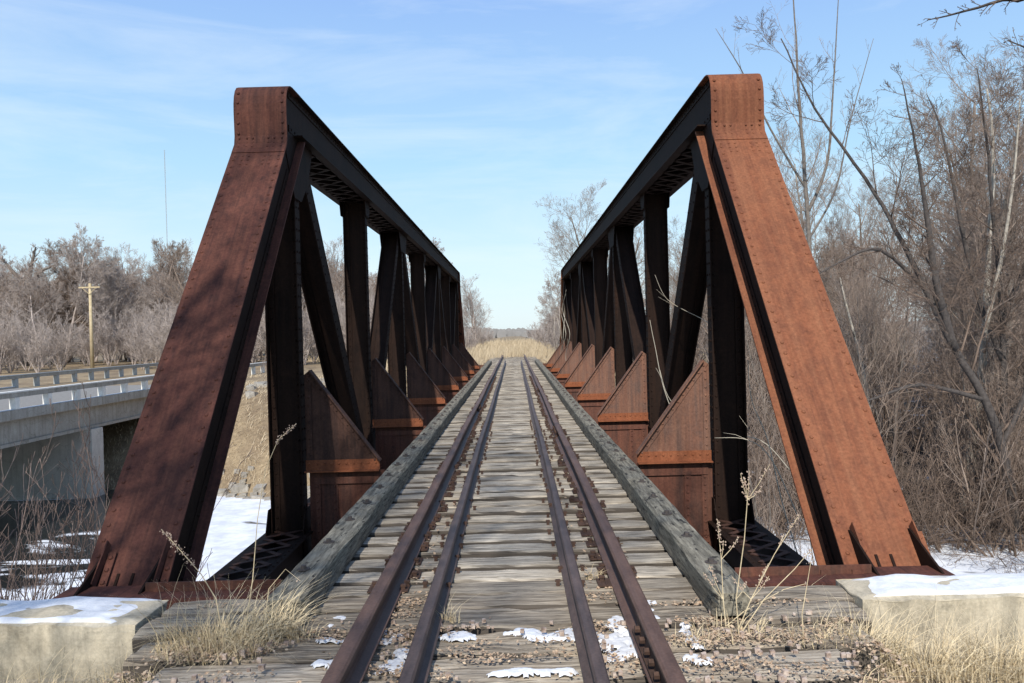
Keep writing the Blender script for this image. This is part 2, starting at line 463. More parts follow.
    mb.box(cx-W, cx+W, 10.40, 2*ymid-10.40, ZC-.012, ZC+.002)
    for s in (-1, 1):
        x = cx + s*WX
        zt = ZC-.014
        mb.prism([(x-.007, 9.742, 4.01), (x-.007, 9.742, 4.48), (x-.007, 9.80, 4.62), (x-.007, 9.95, zt), (x-.007, 2*ymid-9.95, zt), (x-.007, 2*ymid-9.80, 4.62),
                  (x-.007, 2*ymid-9.742, 4.48), (x-.007, 2*ymid-9.742, 4.01), (x-.007, 2*ymid-10.05, 4.22), (x-.007, 10.05, 4.22)], (.014, 0, 0))
        xo = cx + s*(WX+.055)
        mb.box(xo-.062+.012*s, xo+.062+.012*s, 10.3, 2*ymid-10.3, 4.212, 4.228)
        xo = cx + s*(WX+.014)
        mb.box(xo-.006, xo+.006, 10.1, 2*ymid-10.1, 4.229, 4.31)
        mb.box(xo-.006, xo+.006, 10.1, 2*ymid-10.1, 4.645, 4.725)
        for z in (4.27, 4.685):
            yy = 10.2
            while yy < 30:
                if s == inner: mb.rivet((xo+s*.006, yy, z), (s, 0, 0))
                yy += .15 if yy < 22 else .3
        if s == inner:
            for i in range(1, 8):        # splices
                pass
    obj('top_chord', mb, M['rustd'], root)
    mb = MB(); yy = 10.5; k = 0
    while yy < 2*ymid-10.9:
        for q in (1, -1):
            mb.bar((cx-WX*q, yy, 4.204 - .009*(q > 0)), (cx+WX*q, yy+.42, 4.204 - .009*(q > 0)), (0, 1, 0), .065, .008)
        yy += .46; k += 1
    obj('top_lacing', mb, M['rustd'], root)
    # --- bottom chord
    mb = MB()
    for s in (-1, 1):
        x = cx + s*.21
        mb.box(x-.008, x+.008, PY[0]-.2, PY[8]+.2, ZB-.2, ZB+.2)
        mb.box(min(x-s*.01, x-s*.09), max(x-s*.01, x-s*.09), PY[0], PY[8], ZB+.186, ZB+.199)
        mb.box(min(x+s*.01, x+s*.09), max(x+s*.01, x+s*.09), PY[0], PY[8], ZB+.186, ZB+.199)
        mb.box(min(x+s*.01, x+s*.09), max(x+s*.01, x+s*.09), PY[0], PY[8], ZB-.199, ZB-.186)
        if s == inner: mb.rivets((x+s*.05, PY[0]+.3, ZB+.2), (x+s*.05, 16, ZB+.2), (0,0,1), .15)
    obj('bottom_chord', mb, M['rustd'], root)
    mb = MB(); yy = PY[0]+.2
    while yy < PY[8]-.4:
        for q in (1, -1):
            mb.bar((cx-.2*q, yy, ZB+.205+.009*(q > 0)), (cx+.2*q, yy+.36, ZB+.205+.009*(q > 0)), (0, 1, 0), .06, .008)
        yy += .40
    obj('bottom_lacing', mb, M['rustdk'], root)
    # --- verticals
    for i in range(1, 8):
        y = PY[i]; mb = MB()
        z0, z1 = ZB-.1, 4.40
        mb.box(cx-.195, cx+.195, y-.006, y+.006, z0, z1)
        fw = .105
        for s in (-1, 1):
            x = cx + s*.2
            mb.box(x-.007, x+.007, y-fw, y+fw, z0, z1)
            for q in (-1, 1):
                mb.box(min(x-s*.012, x-s*.09), max(x-s*.012, x-s*.09), y+q*.008-.006+(.006*q), y+q*.008+.006+(.006*q), z0, z1)
            if i < 4:
                mb.rivets((x-s*.05, y-.021, z0+.2), (x-s*.05, y-.021, z1-.2), (0, -1, 0), .14)
                for q in (-.055, .055):
                    mb.rivets((x+s*.008, y+q, z0+.2), (x+s*.008, y+q, z1-.2), (s, 0, 0), .14)
        obj('vertical_post', mb, M['rustd'], root)
    # --- diagonals
    for i in range(1, 7):
        if i % 2: p0, p1 = Vector((cx, PY[i]+.12, ZT-.05)), Vector((cx, PY[i+1]-.1, ZB))
        else: p0, p1 = Vector((cx, PY[i]+.1, ZB)), Vector((cx, PY[i+1]-.12, ZT-.05))
        d = (p1-p0).normalized(); n = d.cross(Vector((1,0,0))); L = (p1-p0).length
        mb = MB(); c = (p0+p1)/2
        mb.obox(c, d*L/2, (.17,0,0), n*.006)
        fw = .15 if i in (1, 6) else .12
        for s in (-1, 1):
            mb.obox(c + Vector((s*.178,0,0)), d*L/2, (.008,0,0), n*fw)
            for q in (-1, 1):
                mb.obox(c + Vector((s*.125,0,0)) + n*q*.013, d*L/2, (.042,0,0), n*.006)
            if i < 4:
                for q in (-1, 1):
                    a = p0 + Vector((s*.187, 0, 0)) + n*q*(fw-.05); b = p1 + Vector((s*.187, 0, 0)) + n*q*(fw-.05)
                    mb.rivets(a, b, (s,0,0), .15)
        obj('diagonal_brace', mb, M['rustd'], root)
    # --- gussets on the inner and outer faces
    for i in range(1, 8):
        y = PY[i]; mb = MB()
        for s in (-1, 1):
            x = cx + s*(.232)
            if i in (1, 7):
                e = 1 if i == 1 else -1
                top = [(y-e*.55, 3.95), (y-e*.45, 4.22), (y+e*.75, 4.22), (y+e*.5, 3.75), (y+e*.12, 3.45), (y-e*.2, 3.45)]
            elif i % 2: top = [(y-.7, 4.22), (y+.7, 4.22), (y+.42, 3.75), (y-.42, 3.75)]
            else: top = [(y-.25, 4.22), (y+.25, 4.22), (y+.16, 3.95), (y-.16, 3.95)]
            mb = MB(); mb.prism([(x-.006, a, b) for a, b in top], (.012, 0, 0)); obj('gusset_plate', mb, M['rustd'], root); mb = MB()
            if i % 2: bot = [(y-.25, ZB-.22), (y+.25, ZB-.22), (y+.25, ZB+.25), (y+.13, ZB+.5), (y-.13, ZB+.5), (y-.25, ZB+.25)]
            else: bot = [(y-.75, ZB-.22), (y+.75, ZB-.22), (y+.75, ZB+.22), (y+.4, ZB+.85), (y-.4, ZB+.85), (y-.75, ZB+.22)]
            mb.prism([(x-.006, a, b) for a, b in bot], (.012, 0, 0))
            if s == inner and i < 5:
                for (a, b), (c_, d_) in zip(bot, bot[1:]+bot[:1]):
                    a, c_ = y+(a-y)*.88, y+(c_-y)*.88
                    mb.rivets((x+s*.006, a, b), (x+s*.006, c_, d_), (s,0,0), .12)
            obj('gusset_plate', mb, M['rustd'], root)
    # --- knee braces: triangular plate, sloping angle, ledge angle
    for i in range(1, 8):
        y = PY[i]
        xo = cx + inner*.235; xi = cx + inner*1.17; xo2 = cx + inner*.23
        zb, zt = .12, 1.24
        mb = MB()
        mb.prism([(xo, y-.006, zb-.10), (xi, y-.006, zb-.10), (xi, y-.006, zb+.02), (xo+inner*.10, y-.006, zt), (xo, y-.006, zt)], (0, .012, 0))
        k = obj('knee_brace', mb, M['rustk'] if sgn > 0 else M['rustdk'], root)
        mb = MB()
        a = Vector((xi, y, zb+.0)); b = Vector((xo+inner*.07, y, zt+.05))
        dd = (b-a).normalized(); nn = Vector((0,1,0)).cross(dd)
        if nn.x*inner < 0: nn = -nn
        mb.obox((a+b)/2 + nn*.008, (b-a)/2, (0,.075,0), nn*.007)
        mb.obox((a+b)/2 - nn*.04 + Vector((0,-.014,0)), (b-a)/2, (0,.006,0), nn*.036)
        mb.rivets(a - nn*.04 + Vector((0,-.021,0)) + dd*.05, b - nn*.04 + Vector((0,-.021,0)) - dd*.05, (0,-1,0), .11)
        # upright angle along the post
        xa, xb = sorted((xo+inner*.008, xo+inner*.085))
        mb.box(xa, xb, y-.022, y-.010, zb+.03, zt-.05)
        mb.rivets((xo+inner*.05, y-.023, zb+.1), (xo+inner*.05, y-.023, zt-.08), (0,-1,0), .10)
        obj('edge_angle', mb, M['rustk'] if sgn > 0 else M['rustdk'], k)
        mb = MB()
        xa, xb = sorted((xo2, xi))
        mb.box(xa, xb, y-.024, y-.011, zb-.10, zb+.03)
        mb.box(xa, xb, y-.11, y-.0245, zb-.115, zb-.10)
        mb.rivets((xa+.05, y-.025, zb-.02), (xb-.05, y-.025, zb-.02), (0,-1,0), .085)
        obj('ledge_angle', mb, M['rustb'], k)
    return root
# end post cover overlaps web tops slightly below (never coplanar)
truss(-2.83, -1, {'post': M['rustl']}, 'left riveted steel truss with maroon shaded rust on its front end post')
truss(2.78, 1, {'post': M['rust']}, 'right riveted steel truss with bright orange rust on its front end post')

# --- floor beams at every panel point, stringers, end sole beam
for i in range(9):
    y = PY[i]
    if i in (0, 8): y += (.28 if i == 0 else -.28)
    pos = ['hidden under the near approach timbers', 'first in front of the hip posts', 'second along the deck', 'third along the deck', 'at the middle of the span',
           'just past the middle of the span', 'third from the far end', 'second from the far end', 'under the far end of the deck'][i]
    t = thing('floor_beam', 'rusty riveted cross girder under the ties, ' + pos, 'floor beam', (0, y, -1.1), 'cross girders under the bridge deck')
    mb = MB()
    zt = .005; ye = -.29
    for s in (-1, 1):
        pts = [(s*2.56, y-.007, -1.10), (s*2.56, y-.007, zt), (s*1.60, y-.007, zt), (s*1.60, y-.007, ye), (0, y-.007, ye), (0, y-.007, -1.10)]
        mb.prism(pts, (0, .014, 0))
    obj('web', mb, M['rustfb'], t)
    mb = MB()
    for s in (-1, 1):
        for xx in (2.50, 2.28, 1.72):
            xa, xb = sorted((s*xx, s*(xx-.08)))
            mb.box(xa, xb, y-.021, y-.009, -1.02, zt-.03)
            if i < 5 and i: mb.rivets((s*(xx-.04), y-.022, -.95), (s*(xx-.04), y-.022, zt-.1), (0,-1,0), .09)
        xa, xb = sorted((s*2.5, s*1.65)); mb.box(xa, xb, y-.034, y-.022, zt-.16, zt-.075)
    mb.box(-2.56, 2.56, y-.14, y+.14, -1.115, -1.102)
    obj('stiffener', mb, M['rustfb'], t)
mb = MB()
for s in (-1, 1):
    for x in (s*.95,):
        t = thing('stringer', ('left' if s < 0 else 'right') + ' dark steel girder running lengthwise below the ties', 'stringer', (x, 6, -.9), 'stringers under the ties')
        mb = MB(); mb.box(x-.007, x+.007, 5.45, 45.3, -.9, -.27); mb.box(x-.13, x+.13, 5.45, 45.3, -.27, -.256); mb.box(x-.13, x+.13, 5.45, 45.3, -.914, -.9)
        obj('girder', mb, M['rustd'], t)
for s in (-1, 1):
    mb = MB(); xa, xb = (1.62, 3.10) if s > 0 else (-3.16, -1.62)
    mb.box(xa, xb, 5.62, 5.95, -.075, -.055); mb.box(xa, xb, 5.62, 5.635, -.35, -.075); mb.box(xa, xb, 5.60, 5.619, -.13, -.06)
    mb.rivets((xa+.08, 5.60, -.095), (xb-.08, 5.60, -.095), (0,-1,0), .16)
    o = obj('sole_beam', mb, M['rustl'])
    tag(o, 'rusty flat steel beam crossing under the foot of the ' + ('left' if s < 0 else 'right') + ' end post', 'steel beam', 'beams under the end post feet')
# lateral bracing below the deck
for i in range(8):
    mb = MB(); y0, y1 = PY[i]+.2, PY[i+1]-.2
    mb.bar((-2.5, y0, -1.06), (2.5, y1, -1.06), (0,1,0), .09, .01); mb.bar((-2.5, y1, -1.075), (2.5, y0, -1.075), (0,1,0), .09, .01)
    o = obj('lateral_bracing', mb, M['rustd'], origin=(0, (y0+y1)/2, -1.06)); tag(o, 'crossed flat steel bracing bars under the deck of one bridge panel', 'bracing', 'crossed bracing bars under the deck')

# ------------------------------------------------------------------ ties
def timber_mb(L, wy, hz, seed, nseg=16, cx=0, rough=.008):
    r = random.Random(seed); mb = MB(); rings = []
    prof = [(-1,-1), (1,-1), (1,.86), (.90,1), (.45,1), (0,1), (-.45,1), (-.90,1), (-1,.86)]
    n = len(prof)
    for i in range(nseg+1):
        x = -L/2 + L*i/nseg
        for k, (a, b) in enumerate(prof):
            jy = (mnoise.noise(Vector((x*2.5, k*3.1, seed)))*rough*1.3)
            jz = (mnoise.noise(Vector((x*3.5, k*1.7+9, seed)))*rough*(1.2 if b > 0 else .4))
            if k in (3, 7): jz -= abs(mnoise.noise(Vector((x*4, k, seed+5))))*rough*2
            mb.v.append((cx + x, a*wy/2 + jy, b*hz/2 - hz/2 + jz))
    for i in range(nseg):
        for k in range(n):
            a = i*n+k; b = i*n+(k+1) % n
            mb.f.append((a, a+n, b+n, b))
    mb.f.append(tuple(range(n))); mb.f.append(tuple(nseg*n+k for k in reversed(range(n))))
    return mb
tie_meshes = []
for q in range(6):
    mb = timber_mb(3.05, .238, .25, 11+q, 34, rough=.007)
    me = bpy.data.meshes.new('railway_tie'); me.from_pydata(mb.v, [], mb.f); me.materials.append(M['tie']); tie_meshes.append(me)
pm = MB()
pm.box(-.135, .135, -.085, .085, .009, .016); pm.box(-.082, -.074, -.09, .09, .013, .022); pm.box(.074, .082, -.09, .09, .013, .022)
for x, y in ((-.10, .04), (.10, -.04), (.115, .05)):
    pm.box(x-.014, x+.014, y-.014, y+.014, .013, .035); pm.box(x-.02, x+.02, y-.018, y+.018, .035, .046)
plate_me = bpy.data.meshes.new('tie_plate'); plate_me.from_pydata(pm.v, [], pm.f); plate_me.materials.append(M['plate'])
sm = MB()
sm.prism([(-.012, -.012, 0), (.012, -.012, 0), (.012, -.012, .03), (.02, -.012, .03), (.015, -.012, .042), (-.015, -.012, .042), (-.02, -.012, .03), (-.012, -.012, .03)], (0, .024, 0))
spike_me = bpy.data.meshes.new('spike'); spike_me.from_pydata(sm.v, [], sm.f); spike_me.materials.append(M['plate'])
RX, GX = .7625, .445
tie_ys = []
y = 5.50
while y < 46.2:
    tie_ys.append(y); y += .358 + rnd.uniform(-.018, .018)
while y < 58: tie_ys.append(y); y += .52
panel_name = ['between the near end and the first knee braces', 'between the first and second knee braces', 'between the second and third knee braces', 'between the third and fourth knee braces',
              'between the fourth and fifth knee braces', 'between the fifth and sixth knee braces', 'between the sixth and seventh knee braces', 'between the last knee braces and the far end']
for i, y in enumerate(tie_ys):
    o = bpy.data.objects.new('railway_tie', tie_meshes[i % 6]); C.objects.link(o)
    o.location = (rnd.uniform(-.03, .03), y, rnd.uniform(-.012, .008)); o.rotation_euler = (0, 0, rnd.uniform(-.006, .006) + (math.pi if rnd.random() < .5 else 0))
    pi = min(7, max(0, int((y-Y0)/P)))
    if y > PY[8]+.3: lb, gp = 'grey wooden tie beyond the far end of the bridge near dry grass', 'ties beyond the far end'
    else: lb, gp = 'weathered grey wooden tie across the deck ' + panel_name[pi], 'bridge ties ' + panel_name[pi]
    if i == 0: lb, gp = 'weathered grey wooden bridge tie nearest the camera, just behind the approach timbers', 'bridge ties ' + panel_name[0]
    tag(o, lb, 'railway tie', gp)
    if y < 32:
        for x in (-RX, RX):
            c = bpy.data.objects.new('tie_plate', plate_me); C.objects.link(c); c.parent = o; c.location = (x, 0, 0)
            c.matrix_parent_inverse = Matrix.Identity(4)
        if y < 16:
            for x in (-GX-.08, -GX+.08, GX-.08, GX+.08):
                c = bpy.data.objects.new('spike', spike_me); C.objects.link(c); c.parent = o; c.location = (x, rnd.uniform(-.05, .05), 0)

# approach timbers before the bridge, partly buried
ap = [(4.98, .34, 4.32, -.012, 'approach timber closest to the bridge, under the guard timber ends'), (4.62, .33, 4.10, -.03, 'middle approach timber half buried in leaf litter'),
      (4.25, .34, 3.6, -.035, 'approach timber with snow and leaves at the bottom of the photo'), (3.85, .34, 3.5, -.04, 'front approach timber nearest the camera under the rails')]
for q, (y, wy, L, z, lb) in enumerate(ap):
    mb = timber_mb(L, wy, .3, 40+q, 30, rough=.016)
    mb.v = [(a-.03, b+y, c+z) for a, b, c in mb.v]
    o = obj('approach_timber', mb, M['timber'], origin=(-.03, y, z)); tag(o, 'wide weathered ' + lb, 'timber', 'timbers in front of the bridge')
mb = timber_mb(4.34, .26, .3, 55, 30, rough=.012)
mb.v = [(a, b+5.285, c-.004) for a, b, c in mb.v]
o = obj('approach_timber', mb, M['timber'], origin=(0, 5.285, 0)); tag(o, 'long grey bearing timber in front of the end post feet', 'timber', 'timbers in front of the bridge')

# guard timbers
for s in (-1, 1):
    L = 41.6; yst = 4.86 if s < 0 else 4.78
    mb = MB(); prof = [(-1,-1), (1,-1), (1,.78), (.82,1), (.3,1), (-.3,1), (-.82,1), (-1,.78)]; n = len(prof); ns = 160
    for i in range(ns+1):
        y = yst + L*(i/ns)**1.25
        for k, (a, b) in enumerate(prof):
            e = .012*(1 if b > 0 else .3)
            jx = mnoise.noise(Vector((k*3.3+s*7, y*1.4, 2)))*e + mnoise.noise(Vector((k*2.3+s*7, y*6, 2)))*e*.5
            jz = mnoise.noise(Vector((k*1.3+s*7, y*1.9, 8)))*e
            end = .035 if i == 0 else 0
            mb.v.append((s*1.315 + a*(.112-end*.6) + jx + .02*math.sin(y*.25)*.4, y, .094 + b*(.088-end*.6) + jz))
    for i in range(ns):
        for k in range(n):
            a = i*n+k; b = i*n+(k+1) % n
            mb.f.append((a, b, b+n, a+n))
    mb.f.append(tuple(reversed(range(n)))); mb.f.append(tuple(ns*n+k for k in range(n)))
    t = obj('guard_timber', mb, M['guard'], origin=(s*1.31, yst, .1)); tag(t, 'long squared grey-green guard timber bolted along the ' + ('left' if s < 0 else 'right') + ' ends of the ties', 'timber', 'guard timbers along the deck edges')
    y = yst+.55; q = 0
    while y < 30:
        mb = MB(); zz = .181
        x = s*1.315 + rnd.uniform(-.02, .02)
        mb.tube([(x, y, zz), (x, y, zz+.008)], [.042, .042], 10); mb.tube([(x, y, zz+.008), (x, y, zz+.03)], [.022, .020], 6)
        obj('bolt', mb, M['bolt'], t, origin=(x, y, zz)); y += .74 if q % 2 else .70; q += 1

# rails
def rail_mb(x, y0, y1, hw, h, base, z0=.012, n=60):
    hh = .036 if hw > .035 else .03
    prof = [(-base, 0), (base, 0), (base, .010), (.020, .028), (.009, .045), (.009, h-hh-.012), (hw*.92, h-hh), (hw, h-hh+.008), (hw, h-.012), (hw*.72, h-.002), (0, h), (-hw*.72, h-.002),
            (-hw, h-.012), (-hw, h-hh+.008), (-hw*.92, h-hh), (-.009, h-hh-.012), (-.009, .045), (-.020, .028), (-base, .010)]
    m = len(prof); mb = MB()
    for i in range(n+1):
        y = y0 + (y1-y0)*i/n
        wob = .006*math.sin(y*.55+x*4) + .004*mnoise.noise(Vector((x*3, y*.6, 0)))
        for a, b in prof: mb.v.append((x+a+wob, y, z0+b))
    for i in range(n):
        for k in range(m):
            a = i*m+k; b = i*m+(k+1) % m
            mb.f.append((a, b, b+m, a+m))
    mb.f.append(tuple(reversed(range(m)))); mb.f.append(tuple(n*m+k for k in range(m)))
    return mb
for s in (-1, 1):
    x = s*RX
    r = obj('running_rail', rail_mb(x, 1.2, 58, .043, .168, .07), M['rail'], origin=(x, 1.2, .012))
    tag(r, ('left' if s < 0 else 'right') + ' outer rusty running rail spiked to the ties', 'rail', 'the two running rails')
    joints = [4.05] if s > 0 else []
    for yj in joints + ([13.6, 23.4] if s > 0 else [18.2]):
        mb = MB()
        for q in (-1, 1):
            xx = x + q*.024; mb.box(xx-.013, xx+.013, yj-.5, yj+.5, .048, .132); mb.box(x+q*.045-.02, x+q*.045+.02, yj-.5, yj+.5, .034, .048)
            for yy in (-.38, -.22, -.07, .07, .22, .38):
                mb.tube([(x+q*.036, yj+yy, .09), (x+q*.066, yj+yy, .09)], [.019, .019], 6)
        obj('joint_bar', mb, M['plate'], r)
    x = s*GX
    g = obj('guard_rail', rail_mb(x, 1.2, 46.6, .034, .142, .06, .004), M['rail2'], origin=(x, 1.2, .004))
    tag(g, ('left' if s < 0 else 'right') + ' inner guard rail, darker and lower than the running rail beside it', 'rail', 'the two inner guard rails')

# ------------------------------------------------------------------ abutments
def noisy_block(mb, x0, x1, y0, y1, z0, z1, n=10, amp=.02, seed=0, taper=0, rnd_top=.03):
    """box whose faces are divided and slightly worn"""
    def P3(u, v, w):
        x = x0+(x1-x0)*u; y = y0+(y1-y0)*v; z = z0+(z1-z0)*w
        q = Vector((x*1.9, y*1.9, z*1.9+seed))
        e = amp*mnoise.noise(q) + amp*.5*mnoise.noise(q*3.3)
        # round off near the top edges
        de = min(u*(x1-x0), (1-u)*(x1-x0), v*(y1-y0), (1-v)*(y1-y0))
        if w > .999: z -= rnd_top*max(0, 1-de/.08)
        return (x+e, y+e*1.2, z+e*.7)
    def face(f):
        b = len(mb.v)
        for j in range(n+1):
            for i in range(n+1): mb.v.append(f(i/n, j/n))
        for j in range(n):
            for i in range(n):
                a = b+j*(n+1)+i; mb.f.append((a, a+1, a+n+2, a+n+1))
    face(lambda u, v: P3(u, v, 1)); face(lambda u, v: P3(u, 0, v)); face(lambda u, v: P3(1-u, 1, v))
    face(lambda u, v: P3(0, 1-u, v)); face(lambda u, v: P3(1, u, v))
for s, (x0, x1, y0, y1, zt) in ((-1, (-5.6, -2.24, 4.95, 5.46, .022)), (1, (2.17, 5.8, 5.03, 5.45, .034))):
    mb = MB(); noisy_block(mb, x0, x1, y0, y1, -1.6, zt, 70, .03, s*3)
    w = obj('wing_wall', mb, M['conc'], smooth=False); tag(w, ('left' if s < 0 else 'right') + ' low cream concrete wall block with snow on its top', 'concrete wall', 'concrete blocks beside the approach')
    # snow sheet lying on top
    mb = MB(); n = 30
    def sh(x, y):
        return zt + .012 + .012*mnoise.noise(Vector((x*3, y*3, s*5)))
    xa, xb, ya, yb = x0+.02, x1-.05, y0+.03, y1-.01
    vs = []
    for j in range(n+1):
        for i in range(n+1):
            u, v = i/n, j/n
            x = xa+(xb-xa)*u; y = ya+(yb-ya)*v
            e = min(1, 8*min(u, 1-u, v, 1-v)) ; jag = mnoise.noise(Vector((x*4, y*4, 2)))*.06
            if j == 0: y += jag*.7 + .01
            if j == n: y += jag*.3
            if i in (0, n): x += jag
            vs.append((x, y, zt - .03 + (.034 + .022*mnoise.noise(Vector((x*3, y*3, s*5)))+.010*mnoise.noise(Vector((x*14, y*14, s*5)))+.008)*min(1, e+.25*(e > 0))))
    mb.v = vs
    for j in range(n):
        for i in range(n):
            a = j*(n+1)+i; mb.f.append((a, a+1, a+n+2, a+n+1))
    o = obj('snow', mb, M['snow'], smooth=True); tag(o, 'thin sheet of snow on the concrete block', None, None, 'stuff')
for q, (ya, yb, yc, yd) in enumerate(((4.9, 5.12, 5.12, 6.3), (46.0, 46.4, 44.5, 46.0))):
    mb = MB()
    noisy_block(mb, -4.6, 4.6, min(ya,yc), max(yb,yd), -7.2, -1.52, 20, .015, q)
    mb.box(-3.9, 3.9, ya, yb, -1.52, -.31)
    o = obj('abutment', mb, M['conc']); tag(o, 'concrete bridge abutment under the ' + ('near end of the trusses' if q == 0 else 'far end of the trusses'), 'abutment')

# ------------------------------------------------------------------ debris, snow patches on the approach
def blob(mb, cx, cy, z, rx, ry, seed, rot=0., h=.012):
    n = 44; rings = 4
    b = len(mb.v); mb.v.append((cx, cy, z+h))
    for q in range(1, rings+1):
        for k in range(n):
            a = 2*math.pi*k/n; f = q/rings
            e = 1 + .55*mnoise.noise(Vector((math.cos(a)*1.6, math.sin(a)*1.6, seed))) + .6*mnoise.noise(Vector((math.cos(a)*5, math.sin(a)*5, seed)))
            x = rx*f*e*math.cos(a); y = ry*f*e*math.sin(a)
            mb.v.append((cx + x*math.cos(rot)-y*math.sin(rot), cy + x*math.sin(rot)+y*math.cos(rot), z + h*(1-f**3) - (.012 if q == rings else 0) + .004*mnoise.noise(Vector((x*20, y*20, seed)))))
    for k in range(n): mb.f.append((b, b+1+k, b+1+(k+1) % n))
    for q in range(rings-1):
        for k in range(n):
            a = b+1+q*n+k; c = b+1+q*n+(k+1) % n
            mb.f.append((a, a+n, c+n, c))
PATCH = []
for (px, py, rx, ry, rt) in [(638, 600, .05, .16, -.2), (630, 640, .07, .10, .3), (618, 620, .04, .05, 0), (560, 631, .13, .035, 0), (525, 628, .08, .02, 0), (590, 634, .05, .03, 0),
        (455, 632, .06, .03, .6), (388, 632, .04, .05, 0), (395, 662, .05, .05, 0), (330, 636, .05, .02, .3), (336, 618, .03, .04, 0), (693, 632, .03, .09, .4), (697, 655, .04, .03, 0),
        (604, 655, .06, .02, 0), (325, 660, .08, .02, 0), (540, 668, .12, .02, 0), (402, 650, .03, .03, .2), (650, 615, .03, .04, 0)]:
    y = F*1.69/(py-333+ (px-514.5)*.026); p = at(px, py, y); PATCH.append((p.x, p.y, rx*1.7, ry*1.75))
mb = MB(); st = .0085; nx = int(4.0/st); ny = int(1.5/st); idx = {}
for j in range(ny):
    y = 3.75 + j*st
    for i in range(nx):
        x = -2.0 + i*st
        g = -.35
        for (a, b_, rx, ry) in PATCH:
            q = ((x-a)/rx)**2 + ((y-b_)/ry)**2
            if q < 9: g = max(g, 1-q*.55)
        if g < -.3: continue
        v = g*.8 - .12 + 1.0*mnoise.noise(Vector((x*7, y*9, 3))) + .45*mnoise.noise(Vector((x*17, y*17, 5))) + .12*mnoise.noise(Vector((x*46, y*46, 5)))
        if v < .05: continue
        idx[(i, j)] = len(mb.v); mb.v.append((x, y, -.034 + min(.026, v*.06) + .003*mnoise.noise(Vector((x*45, y*45, 1)))))
for (i, j), a in idx.items():
    q = (idx.get((i+1, j)), idx.get((i+1, j+1)), idx.get((i, j+1)))
    if None not in q: mb.f.append((a,)+q)
o = obj('snow', mb, M['snow'], smooth=True); tag(o, 'small melting snow patches between the rails', None, None, 'stuff')
# leaf litter
mb = MB(); r = random.Random(5)
def leafquad(x, y, z, s):
    a = r.uniform(0, 6.28); t = Vector((math.cos(a), math.sin(a), r.uniform(-.35, .35))); w = Vector((-math.sin(a), math.cos(a), r.uniform(-.6, .6)))
    c = Vector((x, y, z)); 
    mb.add([c-t*s, c+w*s*.5-Vector((0,0,s*.15)), c+t*s, c-w*s*.5+Vector((0,0,s*.25))], [(0,1,2,3)])
cnt = 0
while cnt < 8500:
    x = r.uniform(-2.4, 2.4); y = r.uniform(3.7, 5.35)
    dens = mnoise.noise(Vector((x*2.1, y*5.2, 4)))*1.5 + (.16 if y < 4.85 else -.25) + (.12 if abs(x) > 1.0 and y < 4.8 else 0)+(.3 if .45<abs(x)<.75 else 0)
    if abs(abs(x)-RX) < .05 or abs(abs(x)-GX) < .04: continue
    if abs(x) < .42: dens -= .35
    if r.random() > dens: continue
    leafquad(x, y, r.uniform(-.012, .012) if abs(x) < 2.0 else height(x, y)+.015, r.uniform(.006, .017)); cnt += 1
for _ in range(500):
    y = 5.4 + r.random()**2*9; x = r.choice((-1,1))*r.uniform(.46, .9)
    leafquad(x, y, .012, r.uniform(.008, .02))
o = obj('leaf_litter', mb, M['leaf']); tag(o, 'dry fallen leaves scattered over the approach timbers', None, None, 'stuff')
mb = MB()
for _ in range(900):
    x = r.uniform(-1.9, 1.9); y = r.uniform(3.7, 4.95)
    if mnoise.noise(Vector((x*2.2, y*3, 14))) < .05 and abs(x) < .42: continue
    if mnoise.noise(Vector((x*2.5, y*6, 24))) < .08: continue
    s = r.uniform(.005, .017); c = Vector((x, y, s*.4))
    vs = [c + Vector((r.uniform(.6,1)*s*a, r.uniform(.6,1)*s*b, r.uniform(.5,.9)*s*d)) for d in (-1,1) for b in (-1,1) for a in (-1,1)]
    mb.add(vs, [(0,2,3,1), (4,5,7,6), (0,1,5,4), (2,6,7,3), (0,4,6,2), (1,3,7,5)])
o = obj('ballast', mb, M['stone']); tag(o, 'pinkish ballast stones around the near ends of the rails', None, None, 'stuff')

# ------------------------------------------------------------------ grass
def blade(mb, p, h, lean, az, w, curl=1., segs=4):
    d = Vector((math.cos(az), math.sin(az), 0)); sd = Vector((-math.sin(az+.8), math.cos(az+.8), 0))
    pts = []
    for i in range(segs+1):
        t = i/segs; pts.append(p + Vector((0,0,h*(t - curl*.35*t*t))) + d*lean*h*t**1.8)
    b = len(mb.v)
    for i, q in enumerate(pts):
        ww = w*(1-.85*i/segs); mb.v.append(tuple(q-sd*ww)); mb.v.append(tuple(q+sd*ww))
    for i in range(segs): mb.f.append((b+2*i, b+2*i+1, b+2*i+3, b+2*i+2))
def tuft(mb, cx, cy, z, n, rad, hmin, hmax, r, w=.003, leanmax=1.2):
    for _ in range(n):
        a = r.uniform(0, 6.28); q = rad*r.random()**.7
        blade(mb, Vector((cx+q*math.cos(a), cy+q*math.sin(a)*.6, z)), r.uniform(hmin, hmax), r.uniform(.1, leanmax), a + r.uniform(-1.3, 1.3), w*r.uniform(.6, 1.3), r.uniform(.4, 2.4))
r = random.Random(3)
def grass_clump(label, spots, group='dry grass clumps at the near end'):
    mb = MB()
    for s in spots: tuft(mb, *s, r)
    c = spots[0]
    o = obj('grass_clump', mb, M['grass'], origin=(c[0], c[1], c[2])); tag(o, label, 'grass', group)
grass_clump('matted straw-coloured grass clump over the left approach timber ends', [(-1.62, 4.62, -.05, 620, .34, .14, .50), (-1.35, 4.75, -.02, 280, .16, .14, .44), (-1.95, 4.42, -.15, 200, .3, .1, .3), (-1.2, 4.72, -.02, 60, .12, .05, .22)])
